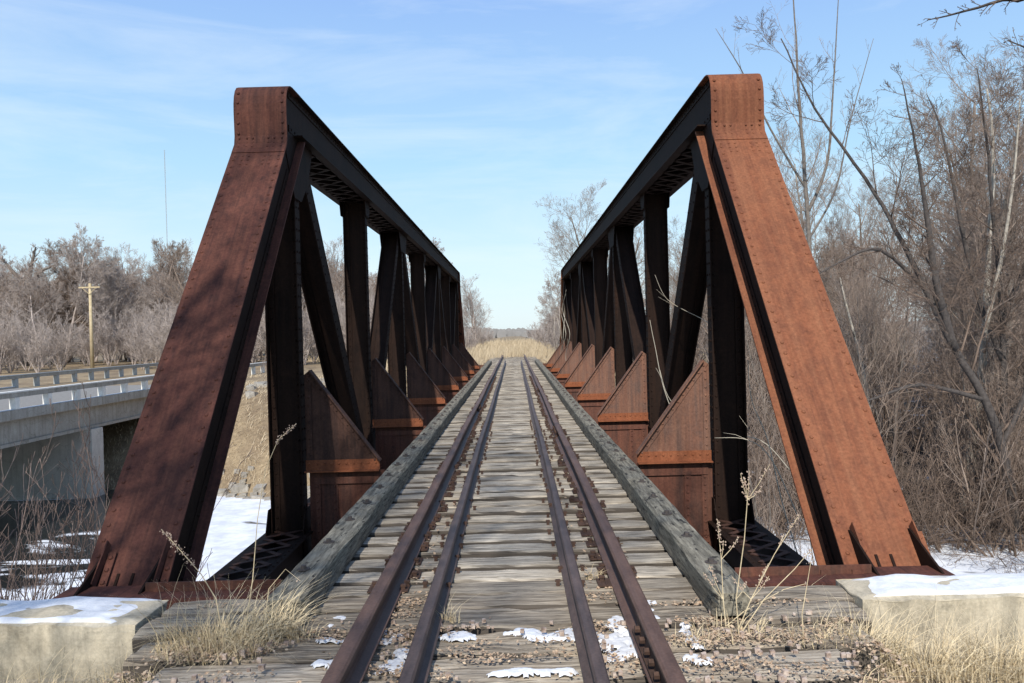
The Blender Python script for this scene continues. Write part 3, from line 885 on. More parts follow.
grass_clump('dry grass clump in front of the right concrete block', [(2.0, 4.62, -.15, 300, .26, .14, .40), (2.35, 4.6, -.26, 320, .34, .15, .44), (1.75, 4.55, -.05, 120, .22, .06, .26)])
grass_clump('sparse dry grass in front of the left concrete block', [(-2.6, 4.6, -.3, 190, .36, .12, .32), (-3.05, 4.6, -.35, 200, .4, .12, .34)])
grass_clump('low dry grass spreading over the right block toward the photo corner', [(2.75, 4.62, -.30, 420, .40, .2, .46), (3.15, 4.55, -.35, 380, .4, .22, .5), (2.9, 4.35, -.35, 300, .4, .2, .5)])
grass_clump('small straw tuft growing beside the left guard rail', [(-.36, 4.9, .0, 34, .05, .05, .2), (-.30, 4.86, .0, 20, .04, .03, .12)])
grass_clump('little yellow tuft between the two right-hand rails', [(.60, 5.75, -.03, 70, .07, .04, .13)])
grass_clump('thin dry grass under the end of the right guard timber', [(1.3, 4.62, -.02, 90, .3, .05, .22), (1.05, 4.5, -.02, 40, .15, .05, .15)])
# low ground cover straw of the verge (stuff)
mb = MB()
for _ in range(4200):
    x = r.uniform(1.6, 6)*r.choice((-1, 1)); y = r.uniform(3.2, 5.5)
    if 2.0 < abs(x) and y > 4.92: continue
    blade(mb, Vector((x, y, height(x, y))), r.uniform(.06, .24), r.uniform(.3, 1.6), r.uniform(0, 6.28), r.uniform(.0015, .004), r.uniform(.5, 2.2), 3)
o = obj('dry_grass', mb, M['grass']); tag(o, 'dry straw grass on the near verge', None, None, 'stuff')
# far field grass: tall straw beyond the bridge and on the left bank
mb = MB(); n = 0
while n < 36000:
    y = 44 + 130*r.random()**1.6; x = r.uniform(-1, 1)*(6 + (y-44)*.34)
    if abs(x) < 1.75 and y < 56: continue
    if abs(x) < .5 and y < 60: continue
    h = r.uniform(.35, .95)*(1 if y > 56 or abs(x) > 3 else .45)*(.7+.6*mnoise.noise(Vector((x*.2, y*.2, 1)))+.3)
    blade(mb, Vector((x, y, height(x, y))), h, r.uniform(.05, .5), r.uniform(0, 6.28), .012 + (y-44)*.0003, .4, 2); n += 1
o = obj('field_grass', mb, M['grassf']); tag(o, 'tall golden dry grass filling the line beyond the bridge', None, None, 'stuff')
mb = MB()
for _ in range(26000):
    x = r.uniform(-34, -3); y = far_edge(x) + r.uniform(1.2, 24)
    if x < -19.5 and x > -34 and y > 50: continue
    if mnoise.noise(Vector((x*.3, y*.3, 7))) < -.25: continue
    blade(mb, Vector((x, y, height(x, y)-.02)), r.uniform(.2, .62)*(.6+.9*max(0, mnoise.noise(Vector((x*.5, y*.5, 3)))+.4)), r.uniform(.3, 1.4), r.uniform(0, 6.28), r.uniform(.01, .022), 1.2, 2)
rk = MB()
for _ in range(420):
    x = r.uniform(-16, -4); y = far_edge(x) + r.choice((r.gauss(3.2, .8), r.gauss(14, 2)))
    sz = r.uniform(.08, .34); c = Vector((x, y, height(x, y)+sz*.1))
    vs = [c + Vector((r.uniform(.6,1)*sz*a, r.uniform(.6,1)*sz*b, r.uniform(.4,.8)*sz*d)) for d in (-1,1) for b in (-1,1) for a in (-1,1)]
    rk.add(vs, [(0,2,3,1), (4,5,7,6), (0,1,5,4), (2,6,7,3), (0,4,6,2), (1,3,7,5)])
tag(obj('riprap', rk, M['concg']), 'grey broken stones on the left river bank', None, None, 'stuff')
o = obj('bank_grass', mb, M['grassf']); tag(o, 'flattened dry grass on the far left river bank', None, None, 'stuff')

# weeds with seed heads
def weed(label, pts, seedlen, r0=.004, group='dry weed stalks at the near end', side=0, head=1.):
    p = [Vector(q) for q in pts]
    t = thing('weed', label, 'weed', tuple(p[0]), group)
    mb = MB(); mb.tube(p, [r0*(1-.6*i/(len(p)-1)) for i in range(len(p))], 5)
    br = []
    rr = random.Random(len(label))
    for _ in range(side):
        i = rr.randrange(1, len(p)-1); a = p[i]; b = a + Vector((rr.uniform(-.12,.12), rr.uniform(-.05,.05), rr.uniform(.06,.2)))
        mb.tube([a, (a+b)/2+Vector((0,0,-.01)), b], [.002, .0017, .0012], 4); br.append((a, b))
    obj('stem', mb, M['grass'] if head < 1.5 else M['seed'], t)
    mb = MB(); tot = sum((b-a).length for a, b in zip(p, p[1:])); acc = 0
    for a, b in zip(p, p[1:]):
        L = (b-a).length; m = int(L/.006)
        for k in range(m):
            if acc + L*k/m > tot - seedlen:
                c = a.lerp(b, k/m); f = 1-abs((acc+L*k/m-(tot-seedlen))/seedlen-.4)
                for _ in range(2):
                    d = Vector((rr.gauss(0,1), rr.gauss(0,1), rr.gauss(.3,1))).normalized()*rr.uniform(.006, .028*head)*max(.3, f)
                    q = c+d; e = rr.uniform(.002, .0055)
                    mb.add([q+Vector((e,0,0)), q+Vector((0,e,e)), q+Vector((-e,0,0)), q+Vector((0,-e,-e))], [(0,1,2,3)])
                    mb.add([c, c+Vector((.0012,0,0)), q], [(0,1,2)])
        acc += L
    obj('seed_head', mb, M['seed'], t)
    for a, b in br:
        mb = MB()
        for k in range(10):
            q = a.lerp(b, .5+k*.05) + Vector((rr.gauss(0,.006), rr.gauss(0,.006), rr.gauss(0,.006))); e = .005
            mb.add([q+Vector((e,0,0)), q+Vector((0,e,e)), q+Vector((-e,0,0)), q+Vector((0,-e,-e))], [(0,1,2,3)])
        obj('seed_head', mb, M['seed'], t)
    return t
def wp(lst, Y): return [at(a, b, Y + c) for a, b, c in [(q + (0,))[:3] for q in lst]]
weed('leaning weed with a plumed pinkish seed head in front of the left end post', wp([(222, 640), (215, 600), (200, 575), (180, 552), (160, 530)], 4.6), .27, .004, head=1.3)
weed('tall thin grass stalk with a drooping plume rising before the left first post', wp([(243, 640), (252, 580), (257, 520), (265, 470), (278, 440), (296, 424)], 4.5), .16, .003, head=1.1)
weed('bare thin stalk bending over the left guard timber', wp([(262, 640), (268, 590), (285, 570), (300, 582)], 4.6), .01, .0025)
for i, (l, pts, s) in enumerate((
    ('tall seeded weed rising left of the others beside the right guard timber', [(741, 650), (737, 600), (745, 540), (748, 500), (745, 478)], .14),
    ('weed leaning right across the gap beside the right end post', [(735, 640), (752, 600), (775, 555), (800, 515)], .10),
    ('weed leaning right lowest of the group beside the right guard timber', [(738, 640), (765, 600), (795, 570), (812, 550)], .06),
    ('short seeded weed beside the end of the right guard timber', [(728, 640), (724, 600), (722, 560), (718, 520)], .12),
    ('bent bare straw stalk in front of the right end post', [(805, 650), (803, 615), (808, 585), (812, 560)], .03),
    ('long straw stalk arching over the right approach timber', [(700, 650), (745, 612), (785, 590), (808, 584)], .02))):
    weed(l, wp(pts, 4.55+.04*i), s, .0035, side=5 if i in (0, 1, 3) else 0)

# ------------------------------------------------------------------ trees
def rvec(r): return Vector((r.gauss(0,1), r.gauss(0,1), r.gauss(0,1))).normalized()
SIDES = [8, 6, 4, 3, 3, 3]
def grow(out, r, p, d, L, rad, lev, maxlev, cfg, start=.25):
    """one limb and, recursively, its side limbs; out[lev] are builders"""
    nseg = [10, 7, 5, 4, 3, 2][lev]; pts = [p.copy()]; dirs = [d.copy()]
    cur = p.copy(); dd = d.copy()
    for i in range(nseg):
        dd = (dd + rvec(r)*cfg['bend'][lev] + Vector((0,0,1))*cfg['up'][lev]).normalized()
        cur = cur + dd*(L/nseg); pts.append(cur.copy()); dirs.append(dd.copy())
    tip = max(cfg['tip'], rad*.22)
    rads = [rad + (tip-rad)*(i/nseg) for i in range(nseg+1)]
    out[0 if lev == 0 else 1].tube(pts, rads, SIDES[lev], lev < 2)
    if lev >= maxlev: return
    n = cfg['n'][lev]*min(1, L/(1, 1.3, .65, .3, .2)[lev]); n = max(2, int(n*r.uniform(.75, 1.25) + .5))
    limb(out, r, pts, rads, L, lev, maxlev, cfg, n, start)
def limb(out, r, pts, rads, L, lev, maxlev, cfg, n, start):
    m = len(pts)-1
    for k in range(n):
        t = start + (1-start)*(k + r.random())/n
        f = t*m; i = min(m-1, int(f)); q = pts[i].lerp(pts[i+1], f-i); base = (pts[i+1]-pts[i]).normalized()
        perp = base.cross(rvec(r))
        if perp.length < .05: continue
        perp.normalize()
        if lev == 0: perp.z = abs(perp.z)*.3 if cfg.get('flat') else perp.z
        ang = R(r.uniform(*cfg['ang'][lev]))
        nd = (base*math.cos(ang) + perp*math.sin(ang)).normalized()
        rr = rads[min(m, i)]*cfg['rr'][lev]*r.uniform(.75, 1.1)
        shape = (1-.62*t) if lev == 0 else (1-.5*t)
        ll = L*cfg['len'][lev]*shape*r.uniform(.7, 1.25)
        grow(out, r, q, nd, ll, max(cfg['tip'], rr), lev+1, maxlev, cfg)
BASE = dict(bend=[.09,.11,.12,.13,.15,.15], up=[.05,.10,.08,.05,.03,0], n=[16,10,7,4,3], ang=[(30,60),(30,55),(28,52),(25,50),(25,60)], rr=[.38,.46,.5,.55,.6], len=[.55,.52,.55,.65,.65], tip=.004)
def proto(name, seed, H, rad, cfg, maxlev, mt, mtw, forks=1, start=.3, spread=.0):
    r = random.Random(seed); out = [MB(), MB()]
    for k in range(forks):
        a = r.uniform(0, 6.28); d = Vector((math.cos(a)*spread*r.uniform(.5,1), math.sin(a)*spread*r.uniform(.5,1), 1)).normalized()
        grow(out, r, Vector((0,0,-.2)) + (Vector((math.cos(a), math.sin(a), 0))*rad*.6 if forks > 1 else Vector((0,0,0))), d, H*(1 if k == 0 else r.uniform(.75,1)), rad*(1 if k == 0 else r.uniform(.6,.95)), 0, maxlev, cfg, start)
    me = []
    for nm, mb, mt_ in (('trunk', out[0], mt), ('crown', out[1], mtw)):
        m = bpy.data.meshes.new(nm); m.from_pydata(mb.v, [], mb.f); m.materials.append(mt_)
        m.polygons.foreach_set('use_smooth', [True]*len(m.polygons)); me.append(m)
    return (name, me)
def plant(pr, x, y, sc=1., label='', cat='tree', group=None, rz=None, zoff=0., rr=rnd):
    name, me = pr
    z = height(x, y) + zoff
    t = bpy.data.objects.new(name, None); C.objects.link(t); t.location = (x, y, z); t.empty_display_size = .3
    t.rotation_euler = (0, 0, rr.uniform(0, 6.28) if rz is None else rz); t.scale = (sc, sc, sc*rr.uniform(.9, 1.12))
    for m in me:
        c = bpy.data.objects.new(m.name if m.name in ('trunk', 'crown') else ('trunk' if m.name.startswith('trunk') else 'crown'), m); C.objects.link(c); c.parent = t
    tag(t, label, cat, group); return t
def cfg(**k): c = dict(BASE); c.update(k); return c
big = [proto('bare_tree', 100+i, 13, .20, cfg(n=[18,11,8,4,3], tip=.0045, up=[.03,.07,.05,.03,.03,0]), 4, M['bark'], M['twig'], forks=2, start=.22, spread=.25) for i in range(3)]
pale = [proto('pale_tree', 130+i, 14, .17, cfg(n=[14,8,6,4,3], tip=.005, up=[.08,.12,.06,.03,.03,0]), 4, M['barkp'], M['twig'], forks=1, start=.35) for i in range(2)]
sapl = [proto('sapling', 160+i, 8, .055, cfg(n=[14,7,5,4], tip=.0035, ang=[(22,42)]*5, up=[.07,.14,.08,.05,.03,0]), 3, M['bark'], M['twig'], forks=2, start=.15, spread=.22) for i in range(3)]
shrub = [proto('bare_shrub', 190+i, 3.4, .034, cfg(n=[9,5,4,3], tip=.0038, ang=[(20,50)]*5, len=[.5,.5,.5,.5,.5], bend=[.10,.12,.15,.15,.3,.3]), 3, M['twig'], M['twig'], forks=7, start=.15, spread=.6) for i in range(3)]
shrub = [(n_, me_) for n_, me_ in shrub]
for k_ in (0, 1):
    for me_ in shrub[k_][1]: me_.materials[0] = M['twigd']
shrubr = [proto('red_shrub', 210+i, 3.0, .012, cfg(n=[9,5,4,3], tip=.0022, ang=[(18,42)]*5, len=[.5,.5,.5,.5,.5], bend=[.07,.10,.12,.15,.3,.3]), 3, M['twigr'], M['twigr'], forks=7, start=.15, spread=.55) for i in range(2)]
dark = [proto('brush', 230+i, 3.6, .036, cfg(n=[10,6,4,3], tip=.0032, ang=[(30,70)]*5, len=[.6,.5,.5,.5,.5], up=[0,.0,0,0,0,0], bend=[.18,.2,.2,.2,.3,.3]), 3, M['twigd'], M['twigd'], forks=8, start=.1, spread=1.1) for i in range(2)]
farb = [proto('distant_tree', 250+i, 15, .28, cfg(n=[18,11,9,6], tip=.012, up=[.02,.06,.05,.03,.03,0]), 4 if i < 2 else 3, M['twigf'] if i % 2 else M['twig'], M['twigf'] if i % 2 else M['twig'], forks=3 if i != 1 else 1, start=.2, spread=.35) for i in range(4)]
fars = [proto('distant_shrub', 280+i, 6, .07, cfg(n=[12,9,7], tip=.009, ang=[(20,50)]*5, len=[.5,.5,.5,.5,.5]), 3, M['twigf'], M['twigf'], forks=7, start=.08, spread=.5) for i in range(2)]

# guided trees: hand laid limbs, side branches grown by rule
def guided(name, label, limbs, mt, mtw, c, maxlev=4, group=None, cat='tree', n0=12, seed=1, start=.1, lenf=.5):
    r = random.Random(seed); out = [MB(), MB()]
    base = limbs[0][0][0]
    for pts, r0, r1, nn in limbs:
        # smooth subdivision of the path
        q = [Vector(p) for p in pts]; fine = []
        for i in range(len(q)-1):
            a = q[max(0, i-1)]; b = q[i]; d = q[i+1]; e = q[min(len(q)-1, i+2)]
            for k in range(4):
                t = k/4; fine.append(.5*((2*b) + (-a+d)*t + (2*a-5*b+4*d-e)*t*t + (-a+3*b-3*d+e)*t**3) + rvec(r)*r0*.12)
        fine.append(q[-1]); m = len(fine)-1
        rads = [r0 + (r1-r0)*i/m for i in range(m+1)]
        out[0].tube(fine, rads, 8)
        L = sum((fine[i+1]-fine[i]).length for i in range(m))
        limb(out, r, fine, rads, L*lenf*2, 0, maxlev, c, nn, start)
    t = thing(name, label, cat, tuple(base), group)
    obj('trunk', out[0], mt, t, True); obj('crown', out[1], mtw, t, True)
    return t
def G(lst, Y): return [at(q[0], q[1], Y + (q[2] if len(q) > 2 else 0)) for q in lst]
cA = cfg(n=[14,9,6,4,3], tip=.0055, len=[.30,.62,.62,.7,.5], ang=[(30,65),(28,60),(28,60),(25,65),(25,60)], up=[.0,.05,.04,.03,.03,0])
gt = guided('leaning_tree', 'large dark leaning tree forking up to the left behind the right end post', [
    (G([(1018, 530, 0), (1005, 460, 0), (985, 400, 0), (955, 350, 0), (925, 290, 0), (895, 230, .5), (865, 180, 1), (815, 110, 1.5), (780, 40, 2)], 26.5), .17, .02, 15),
    (G([(955, 350, 0), (935, 280, -.3), (925, 210, -.5), (915, 150, -.6), (900, 80, -1)], 26.5), .14, .012, 12),
    (G([(925, 290, 0), (880, 250, -.5), (840, 262, -1), (800, 285, -1.5)], 26.5), .075, .010, 9),
    (G([(985, 400, 0), (920, 385, -.5), (870, 400, -1), (830, 405, -1.5)], 26.5), .08, .010, 9),
    (G([(1000, 450, 0), (1030, 380, 0), (1045, 300, 0), (1040, 200, 0)], 26.5), .10, .02, 10)], M['barkd'], M['twigd'], cA, seed=4, lenf=.36)
guided('dark_tree', 'dark-barked upright tree at the right edge with dense crooked twigs', [
    (G([(1003, 520, 0), (1002, 470, 0), (1004, 380, 0), (1000, 300, 0), (992, 220, 0), (985, 140, 0), (975, 70, 0)], 27.5), .14, .02, 16),
    (G([(1002, 360, 0), (975, 290, .5), (955, 200, .6), (940, 130, .8), (925, 95, 1)], 27.5), .1, .012, 12),
    (G([(1000, 320, 0), (1030, 250, 0), (1050, 160, 0), (1055, 90, 0)], 27.5), .1, .012, 12)], M['barkd'], M['twigd'], cA, seed=9, lenf=.38)
guided('pale_tree', 'tall slender tree with blotched pale trunk in the right woods', [
    (G([(965, 510), (970, 470), (978, 400), (985, 330), (987, 250), (992, 160), (985, 90)], 29), .21, .03, 16),
    (G([(984, 333), (1000, 260), (1012, 180), (1018, 100)], 27), .08, .02, 9)], M['barkp'], M['twig'], cA, seed=14, lenf=.36)
guided('slender_tree', 'slender grey tree rising against the sky just behind the right hip', [
    (G([(828, 520), (822, 420), (812, 300), (806, 200), (799, 110), (795, 40), (790, -40)], 30), .14, .012, 13),
    (G([(806, 215), (826, 165), (832, 90), (838, -20)], 30), .07, .01, 7),
    (G([(806, 190), (770, 130), (740, 70), (715, 30)], 30), .05, .008, 7),
    (G([(808, 240), (835, 190), (850, 120), (872, 40)], 30), .045, .008, 7)], M['bark'], M['twig'], cfg(n=[8,6,4,3,2], tip=.0035, len=[.22,.5,.5,.5,.5], ang=[(22,48)]*5, up=[.0,.12,.06,.03,.03,0]), 3, seed=21, lenf=.4)
guided('overhanging_branch_tree', 'dark twigs hanging into the top right corner from a tree beside the track', [
    ([(9.5, 6.5, -4.2), (9.0, 6.6, -1), (8.4, 6.8, 3), (7.6, 7.0, 6), (6.6, 7.2, 7.6)], .16, .05, 4),
    ([(7.4, 7.05, 6.3), at(1060, -20, 7.4), at(1000, 2, 7.6), at(955, 15, 7.8), at(925, 22, 7.9)], .025, .004, 22),
    ([(8.2, 6.85, 3.6), at(1090, 110, 7.2), at(1040, 60, 7.2), at(1005, 42, 7.3)], .02, .004, 20)], M['barkd'], M['twigd'],
    cfg(n=[7,5,4,3,2], tip=.0022, len=[.12,.5,.5,.5,.5], ang=[(30,60)]*5, up=[-.02,-.02,0,0,0,0]), 3, seed=33, lenf=.24)

# vines hanging through the right truss
def vine(label, pts, r0):
    mb = MB(); q = [Vector(p) for p in pts]; fine = []
    for i in range(len(q)-1):
        a = q[max(0, i-1)]; b = q[i]; d = q[i+1]; e = q[min(len(q)-1, i+2)]
        for k in range(6):
            t = k/6; fine.append(.5*((2*b) + (-a+d)*t + (2*a-5*b+4*d-e)*t*t + (-a+3*b-3*d+e)*t**3))
    fine.append(q[-1]); mb.tube(fine, [r0*(1-.6*i/len(fine)) for i in range(len(fine))], 6)
    rr = random.Random(len(label))
    for _ in range(2):
        i = rr.randrange(3, len(fine)-3); a = fine[i]; b = a + (fine[i+2]-fine[i]).normalized()*rr.uniform(.15,.4) + Vector((rr.uniform(-.15,.0), rr.uniform(-.1,.1), rr.uniform(.0,.15)))
        mb.tube([a, (a+b)/2+rvec(rr)*.02, b], [r0*.5, r0*.4, r0*.2], 4)
    o = obj('vine', mb, M['vine'], smooth=True, origin=q[0]); tag(o, label, 'vine', 'pale vines reaching through the right truss')
vine('pale vine curving down past the first right knee brace', G([(745, 560), (705, 480), (668, 400), (655, 345), (650, 320)], 12.2), .009)
vine('pale looping vine between the first and second right posts', G([(790, 470), (760, 440), (710, 432), (672, 402), (660, 370)], 11.4), .008)
vine('light twig crossing in front of the right second post high up', G([(720, 330), (700, 318), (668, 300), (655, 275)], 12.6), .006)
vine('pale curved branch beside the right end post at mid height', G([(800, 520), (772, 460), (748, 440), (715, 438)], 8.8), .007)
vine('pale branch rising in the gap between right first post and end post', G([(800, 560), (782, 500), (768, 440), (752, 400), (748, 360)], 9.3), .008)
for k in range(6):
    rr = random.Random(50+k); y = 34 + k*1.9; x = 2.50 + rr.uniform(-.12, .0)
    pts = [(x+.3, y, -1), (x+rr.uniform(-.3,.0), y+.5, .5), (x+rr.uniform(-.25,.0), y-.4, 1.6), (x+rr.uniform(-.4,.0), y+.5, 2.6), (x+rr.uniform(-.35,.0), y-.3, 3.4)]
    vine(['lowest tangled', 'twisting', 'forked', 'long upright', 'crooked', 'furthest'][k] + ' pale vine climbing the inner face of the far right posts', pts, .015)

# ---- woods to the right
r = random.Random(77)
SIDEW = ['beside the river', 'deep in the right woods', 'at the back of the right woods', 'near the right edge of the woods', 'behind the right truss', 'close behind the right end post']
def wher(x, y):
    px = 514.5 + (x-.09)*F/y
    a = 'behind the right truss' if px < 760 else ('right of the end post' if px < 860 else ('in mid woods' if px < 960 else 'by the right edge'))
    b = 'near the river' if y < 34 else ('second row' if y < 46 else ('deep inside' if y < 70 else 'at the back'))
    return a + ' ' + b
def far_ok(x, y): return y > far_edge(x) + 1
n = 0
for (count, pool, ylo, yhi, slo, shi, nm, cat) in (
    (9, big, 29, 60, .75, 1.15, 'grey bare tree with spreading twigs', 'tree'),
    (8, pale, 30, 62, .7, 1.05, 'tall bare tree with pale trunk', 'tree'),
    (22, sapl, 24, 58, .7, 1.25, 'thin upswept bare sapling', 'sapling'),
    (56, shrub, 24, 60, 1.0, 1.9, 'leafless grey-brown shrub', 'shrub'),
    (34, dark, 24, 48, .9, 1.8, 'tangled dark brush heap', 'brush')):
    k = 0
    while k < count:
        y = r.uniform(ylo, yhi); x = 5.5 + (y*.66-3)*r.random()
        if cat in ('shrub', 'brush') and k % 2: y = far_edge(x) + r.uniform(.6, 5)
        if y < far_edge(x) + (.3 if cat in ('shrub', 'brush') else 1.5): continue
        plant(r.choice(pool), x, y, r.uniform(slo, shi), nm + ' ' + wher(x, y), cat, 'bare ' + cat + ' growth in the right woods, ' + wher(x, y), rr=r); k += 1
# back row that closes the woods
for k in range(16):
    y = r.uniform(62, 110); x = 19 + (y*.60)*(k+r.random())/16
    plant(r.choice(farb), x, y, r.uniform(.7, 1.0), 'hazy bare tree ' + wher(x, y), 'tree', 'back row of the right woods, ' + wher(x, y), rr=r)
for k in range(30):
    y = r.uniform(50, 95); x = 8 + (y*.66)*(k+r.random())/30
    plant(r.choice(fars), x, y, r.uniform(.7, 1.2), 'pale leafless thicket ' + wher(x, y), 'shrub', 'thickets of the right woods, ' + wher(x, y), rr=r)
# brush close to the bridge on the right bank and at the near right
for (x, y, s, lb) in ((7.2, 13, .7, 'brush arching over the ice right of the end post'), (9.5, 12.5, .8, 'brush at the right edge over the ice'), (4.6, 9.5, .55, 'small brush in the gap behind the right end post'), (5.4, 12.5, .7, 'brush seen through the gap between right first post and end post')):
    o = plant(r.choice(dark), x, y, s, 'dark twiggy ' + lb, 'brush', 'brush on the near right bank', rr=r)
    o.location.z = -4.6 if y > 9 else -4.0
# pale sapling growing right beside the bridge (seen between the posts)
for (x, y, s, lb) in ((4.3, 12.5, .75, 'pale twigged sapling standing outside the right first post'), (4.6, 15.5, .8, 'sapling outside the right second post'), (4.8, 21, .8, 'sapling outside the right third post')):
    o = plant(r.choice(sapl), x, y, s, lb, 'sapling', 'saplings beside the right truss', rr=r); o.location.z = -5.5

for (x, y, s, lb) in ((20.5, 36, 1.2, 'tallest grey tree of the right woods near the photo edge'), (26, 44, 1.2, 'high crowned grey tree behind the pale trunk')):
    plant(r.choice(big), x, y, s, lb, 'tree', 'tall trees of the right woods', rr=r)
for (x, y, s, lb) in ((-6.9, -4.0, 1.4, 'bare tree behind the camera left of the track'),):
    plant(big[1], x, y, s, lb, 'tree', None, rz=1.0, rr=r)

# ---- left side
def wherl(x, y):
    px = 514.5 + (x-.09)*F/y
    return ('at the left edge' if px < 60 else ('behind the utility pole' if px < 120 else ('left of the end post' if px < 190 else 'seen through the left truss'))) + (' in front' if y < 105 else (' in the middle row' if y < 140 else ' at the back'))
for k in range(60):
    y = r.uniform(105, 165); x = -y*(.12 + .55*(k+r.random())/60)
    plant(r.choice(farb), x, y, r.uniform(.78, 1.08)*(y/140)**.35, 'hazy bare tree in the left treeline ' + wherl(x, y), 'tree', 'left treeline, ' + wherl(x, y), rr=r)
for k in range(90):
    y = r.uniform(84, 150) if k % 2 else r.uniform(84, 104); x = -y*(.10 + .56*(k+r.random())/90)
    if y < 101 and -.55 < x/y < -.475: continue
    plant(r.choice(fars), x, y, r.uniform(.7, 1.3), 'leafless grey thicket in the left treeline ' + wherl(x, y), 'shrub', 'thickets of the left treeline, ' + wherl(x, y), rr=r)
guided('spreading_tree', 'broad crowned old tree standing out above the far left treeline', [
    (G([(24, 368), (26, 335), (28, 305), (27, 285)], 118), .8, .5, 2), (G([(27, 290), (12, 270), (0, 258)], 118), .38, .08, 9), (G([(27, 288), (40, 272), (55, 265)], 118), .38, .08, 9), (G([(27, 288), (32, 262), (36, 247)], 118), .4, .08, 10)],
    M['bark'], M['twigf'], cfg(n=[9,7,5,4], tip=.03, len=[.4,.55,.5,.5,.5]), 3, seed=3, lenf=.35)
# near left red-twig brush
for (x, y, z, s, lb) in ((-4.7, 7.6, -2.7, 1.15, 'thin reddish shrub left of the end post foot'), (-5.4, 8.2, -3.1, 1.45, 'reddish shrub at the left edge in front of the road bridge'), (-5.5, 9.6, -3.9, 1.55, 'reddish shrub behind the others on the left bank'), (-6.3, 9.2, -3.7, 1.6, 'leftmost reddish shrub on the near bank')):
    o = plant(r.choice(shrubr), x, y, s, lb, 'shrub', 'red twigged shrubs on the near left bank', rr=r); o.location.z = z
for (x, y, s, lb) in ((-8.5, 12, .9, 'low dark brush on the near left shore'), (-10.5, 14, 1.0, 'dark brush by the left shore in front of the pier'), (-7.2, 10.8, .7, 'small dark brush heap near the left end post')):
    o = plant(r.choice(dark), x, y, s, lb, 'brush', 'dark brush on the near left bank', rr=r); o.location.z = -5.3
for k in range(9):
    x = -6 - k*1.5 + r.uniform(-.5,.5); y = far_edge(x) + r.uniform(6, 22)
    plant(r.choice(shrub), x, y, r.uniform(.35, .7), 'small leafless bush on the grassy left bank ' + ('near the water' if y < far_edge(x)+12 else 'toward the field'), 'bush', 'small bushes on the left bank', rr=r)
# trees beyond the bridge on both sides of the line
for (px, y, s, lb) in ((476, 92, .46, 'bare tree left of the line beyond the bridge'), (462, 100, .42, 'bare tree partly behind the far left post'), (484, 170, .3, 'smaller tree behind the left one beyond the bridge'),
                       (563, 84, .38, 'bare tree right of the line beyond the bridge'), (571, 78, .42, 'bare tree next to the far right post'), (553, 120, .32, 'tree behind the right one beyond the bridge'), (578, 100, .5, 'taller tree behind the far right post')):
    x = (px-514.5)*y/F
    plant(r.choice(farb), x, y, s, lb, 'tree', 'trees beside the line beyond the bridge', rr=r)
for (px, y, s) in ((466, 70, .4), (474, 90, .45), (483, 130, .5), (551, 72, .42), (558, 66, .5), (546, 95, .5), (566, 60, .5), (538, 130, .5), (531, 190, .5), (489, 190, .5)):
    x = (px-514.5)*y/F
    plant(r.choice(fars), x, y, s, 'leafless thicket ' + ('left' if px < 514 else 'right') + ' of the grassy line beyond the bridge, ' + ('nearer' if y < 88 else 'farther'), 'shrub', 'thickets beside the grassy line, ' + ('left ' if px < 514 else 'right ') + ('nearer' if y < 88 else 'farther'), rr=r)
# far-off wood on the horizon
mb = MB()
for k in range(7000):
    x = r.uniform(-420, 420); y = r.uniform(430, 620); h = r.uniform(3, 6.5)*(.7+.6*abs(mnoise.noise(Vector((x*.02, 0, 0))))); z = height(x, y)
    a = r.uniform(-.35, .35)
    mb.add([(x-1.2, y, z), (x+1.2, y, z), (x+1.8, y, z+h*.6), (x+1.1, y, z+h*.92), (x+a, y+.1, z+h), (x-1.0, y, z+h*.88), (x-1.7, y, z+h*.55)], [(0,1,2,3,4,5,6)])
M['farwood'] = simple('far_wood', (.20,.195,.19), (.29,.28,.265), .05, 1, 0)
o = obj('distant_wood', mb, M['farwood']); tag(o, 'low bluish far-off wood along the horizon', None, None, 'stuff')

# ------------------------------------------------------------------ road bridge on the left
rb = thing('road_bridge', 'low concrete highway bridge with white guard rails left of the railway', 'road bridge', (-26.5, 40, -5.8))
XN, XF = -20.5, -32.3; ZD = -1.02
mb = MB()
mb.box(XF, XN, -30, 53, ZD-.32, ZD-.002); mb.box(XN-.35, XN+.06, -30, 53, ZD-.30, ZD+.10); mb.box(XF-.06, XF+.35, -30, 53, ZD-.30, ZD+.10)
obj('deck', mb, M['concg'], rb)
mb = MB()
for x in (XN-.55, XN-3.6, XN-6.2, XF+3.0, XF+.55):
    mb.box(x-.24, x+.24, -30, 52.8, ZD-1.28, ZD-.33); mb.box(x-.33, x+.33, -30, 52.8, ZD-1.42, ZD-1.281)
obj('girder', mb, M['concg'], rb)
mb = MB(); noisy_block(mb, XF-.3, XN-.05, 40, 41.1, -7.4, ZD-1.43, 8, .01, 3, rnd_top=0)
obj('pier', mb, M['concl'], rb)
mb = MB(); noisy_block(mb, XF-.3, XN+.2, 14, 15.1, -7.4, ZD-1.9, 8, .01, 3, rnd_top=0); mb.box(XF-.5, XN+.45, 13.8, 15.3, ZD-1.9, ZD-1.43)
obj('pier', mb, M['concl'], rb)
mb = MB(); mb.box(XF-.5, XN+.5, 53, 54.2, -6.5, ZD-.33)
mb.prism([(XN+.3, 53, -6.5), (XN+.3, 58, -6.5), (XN+.3, 58, ZD-.4), (XN+.3, 53, ZD-.4)], (.35, 0, 0))
obj('end_wall', mb, M['concg'], rb)
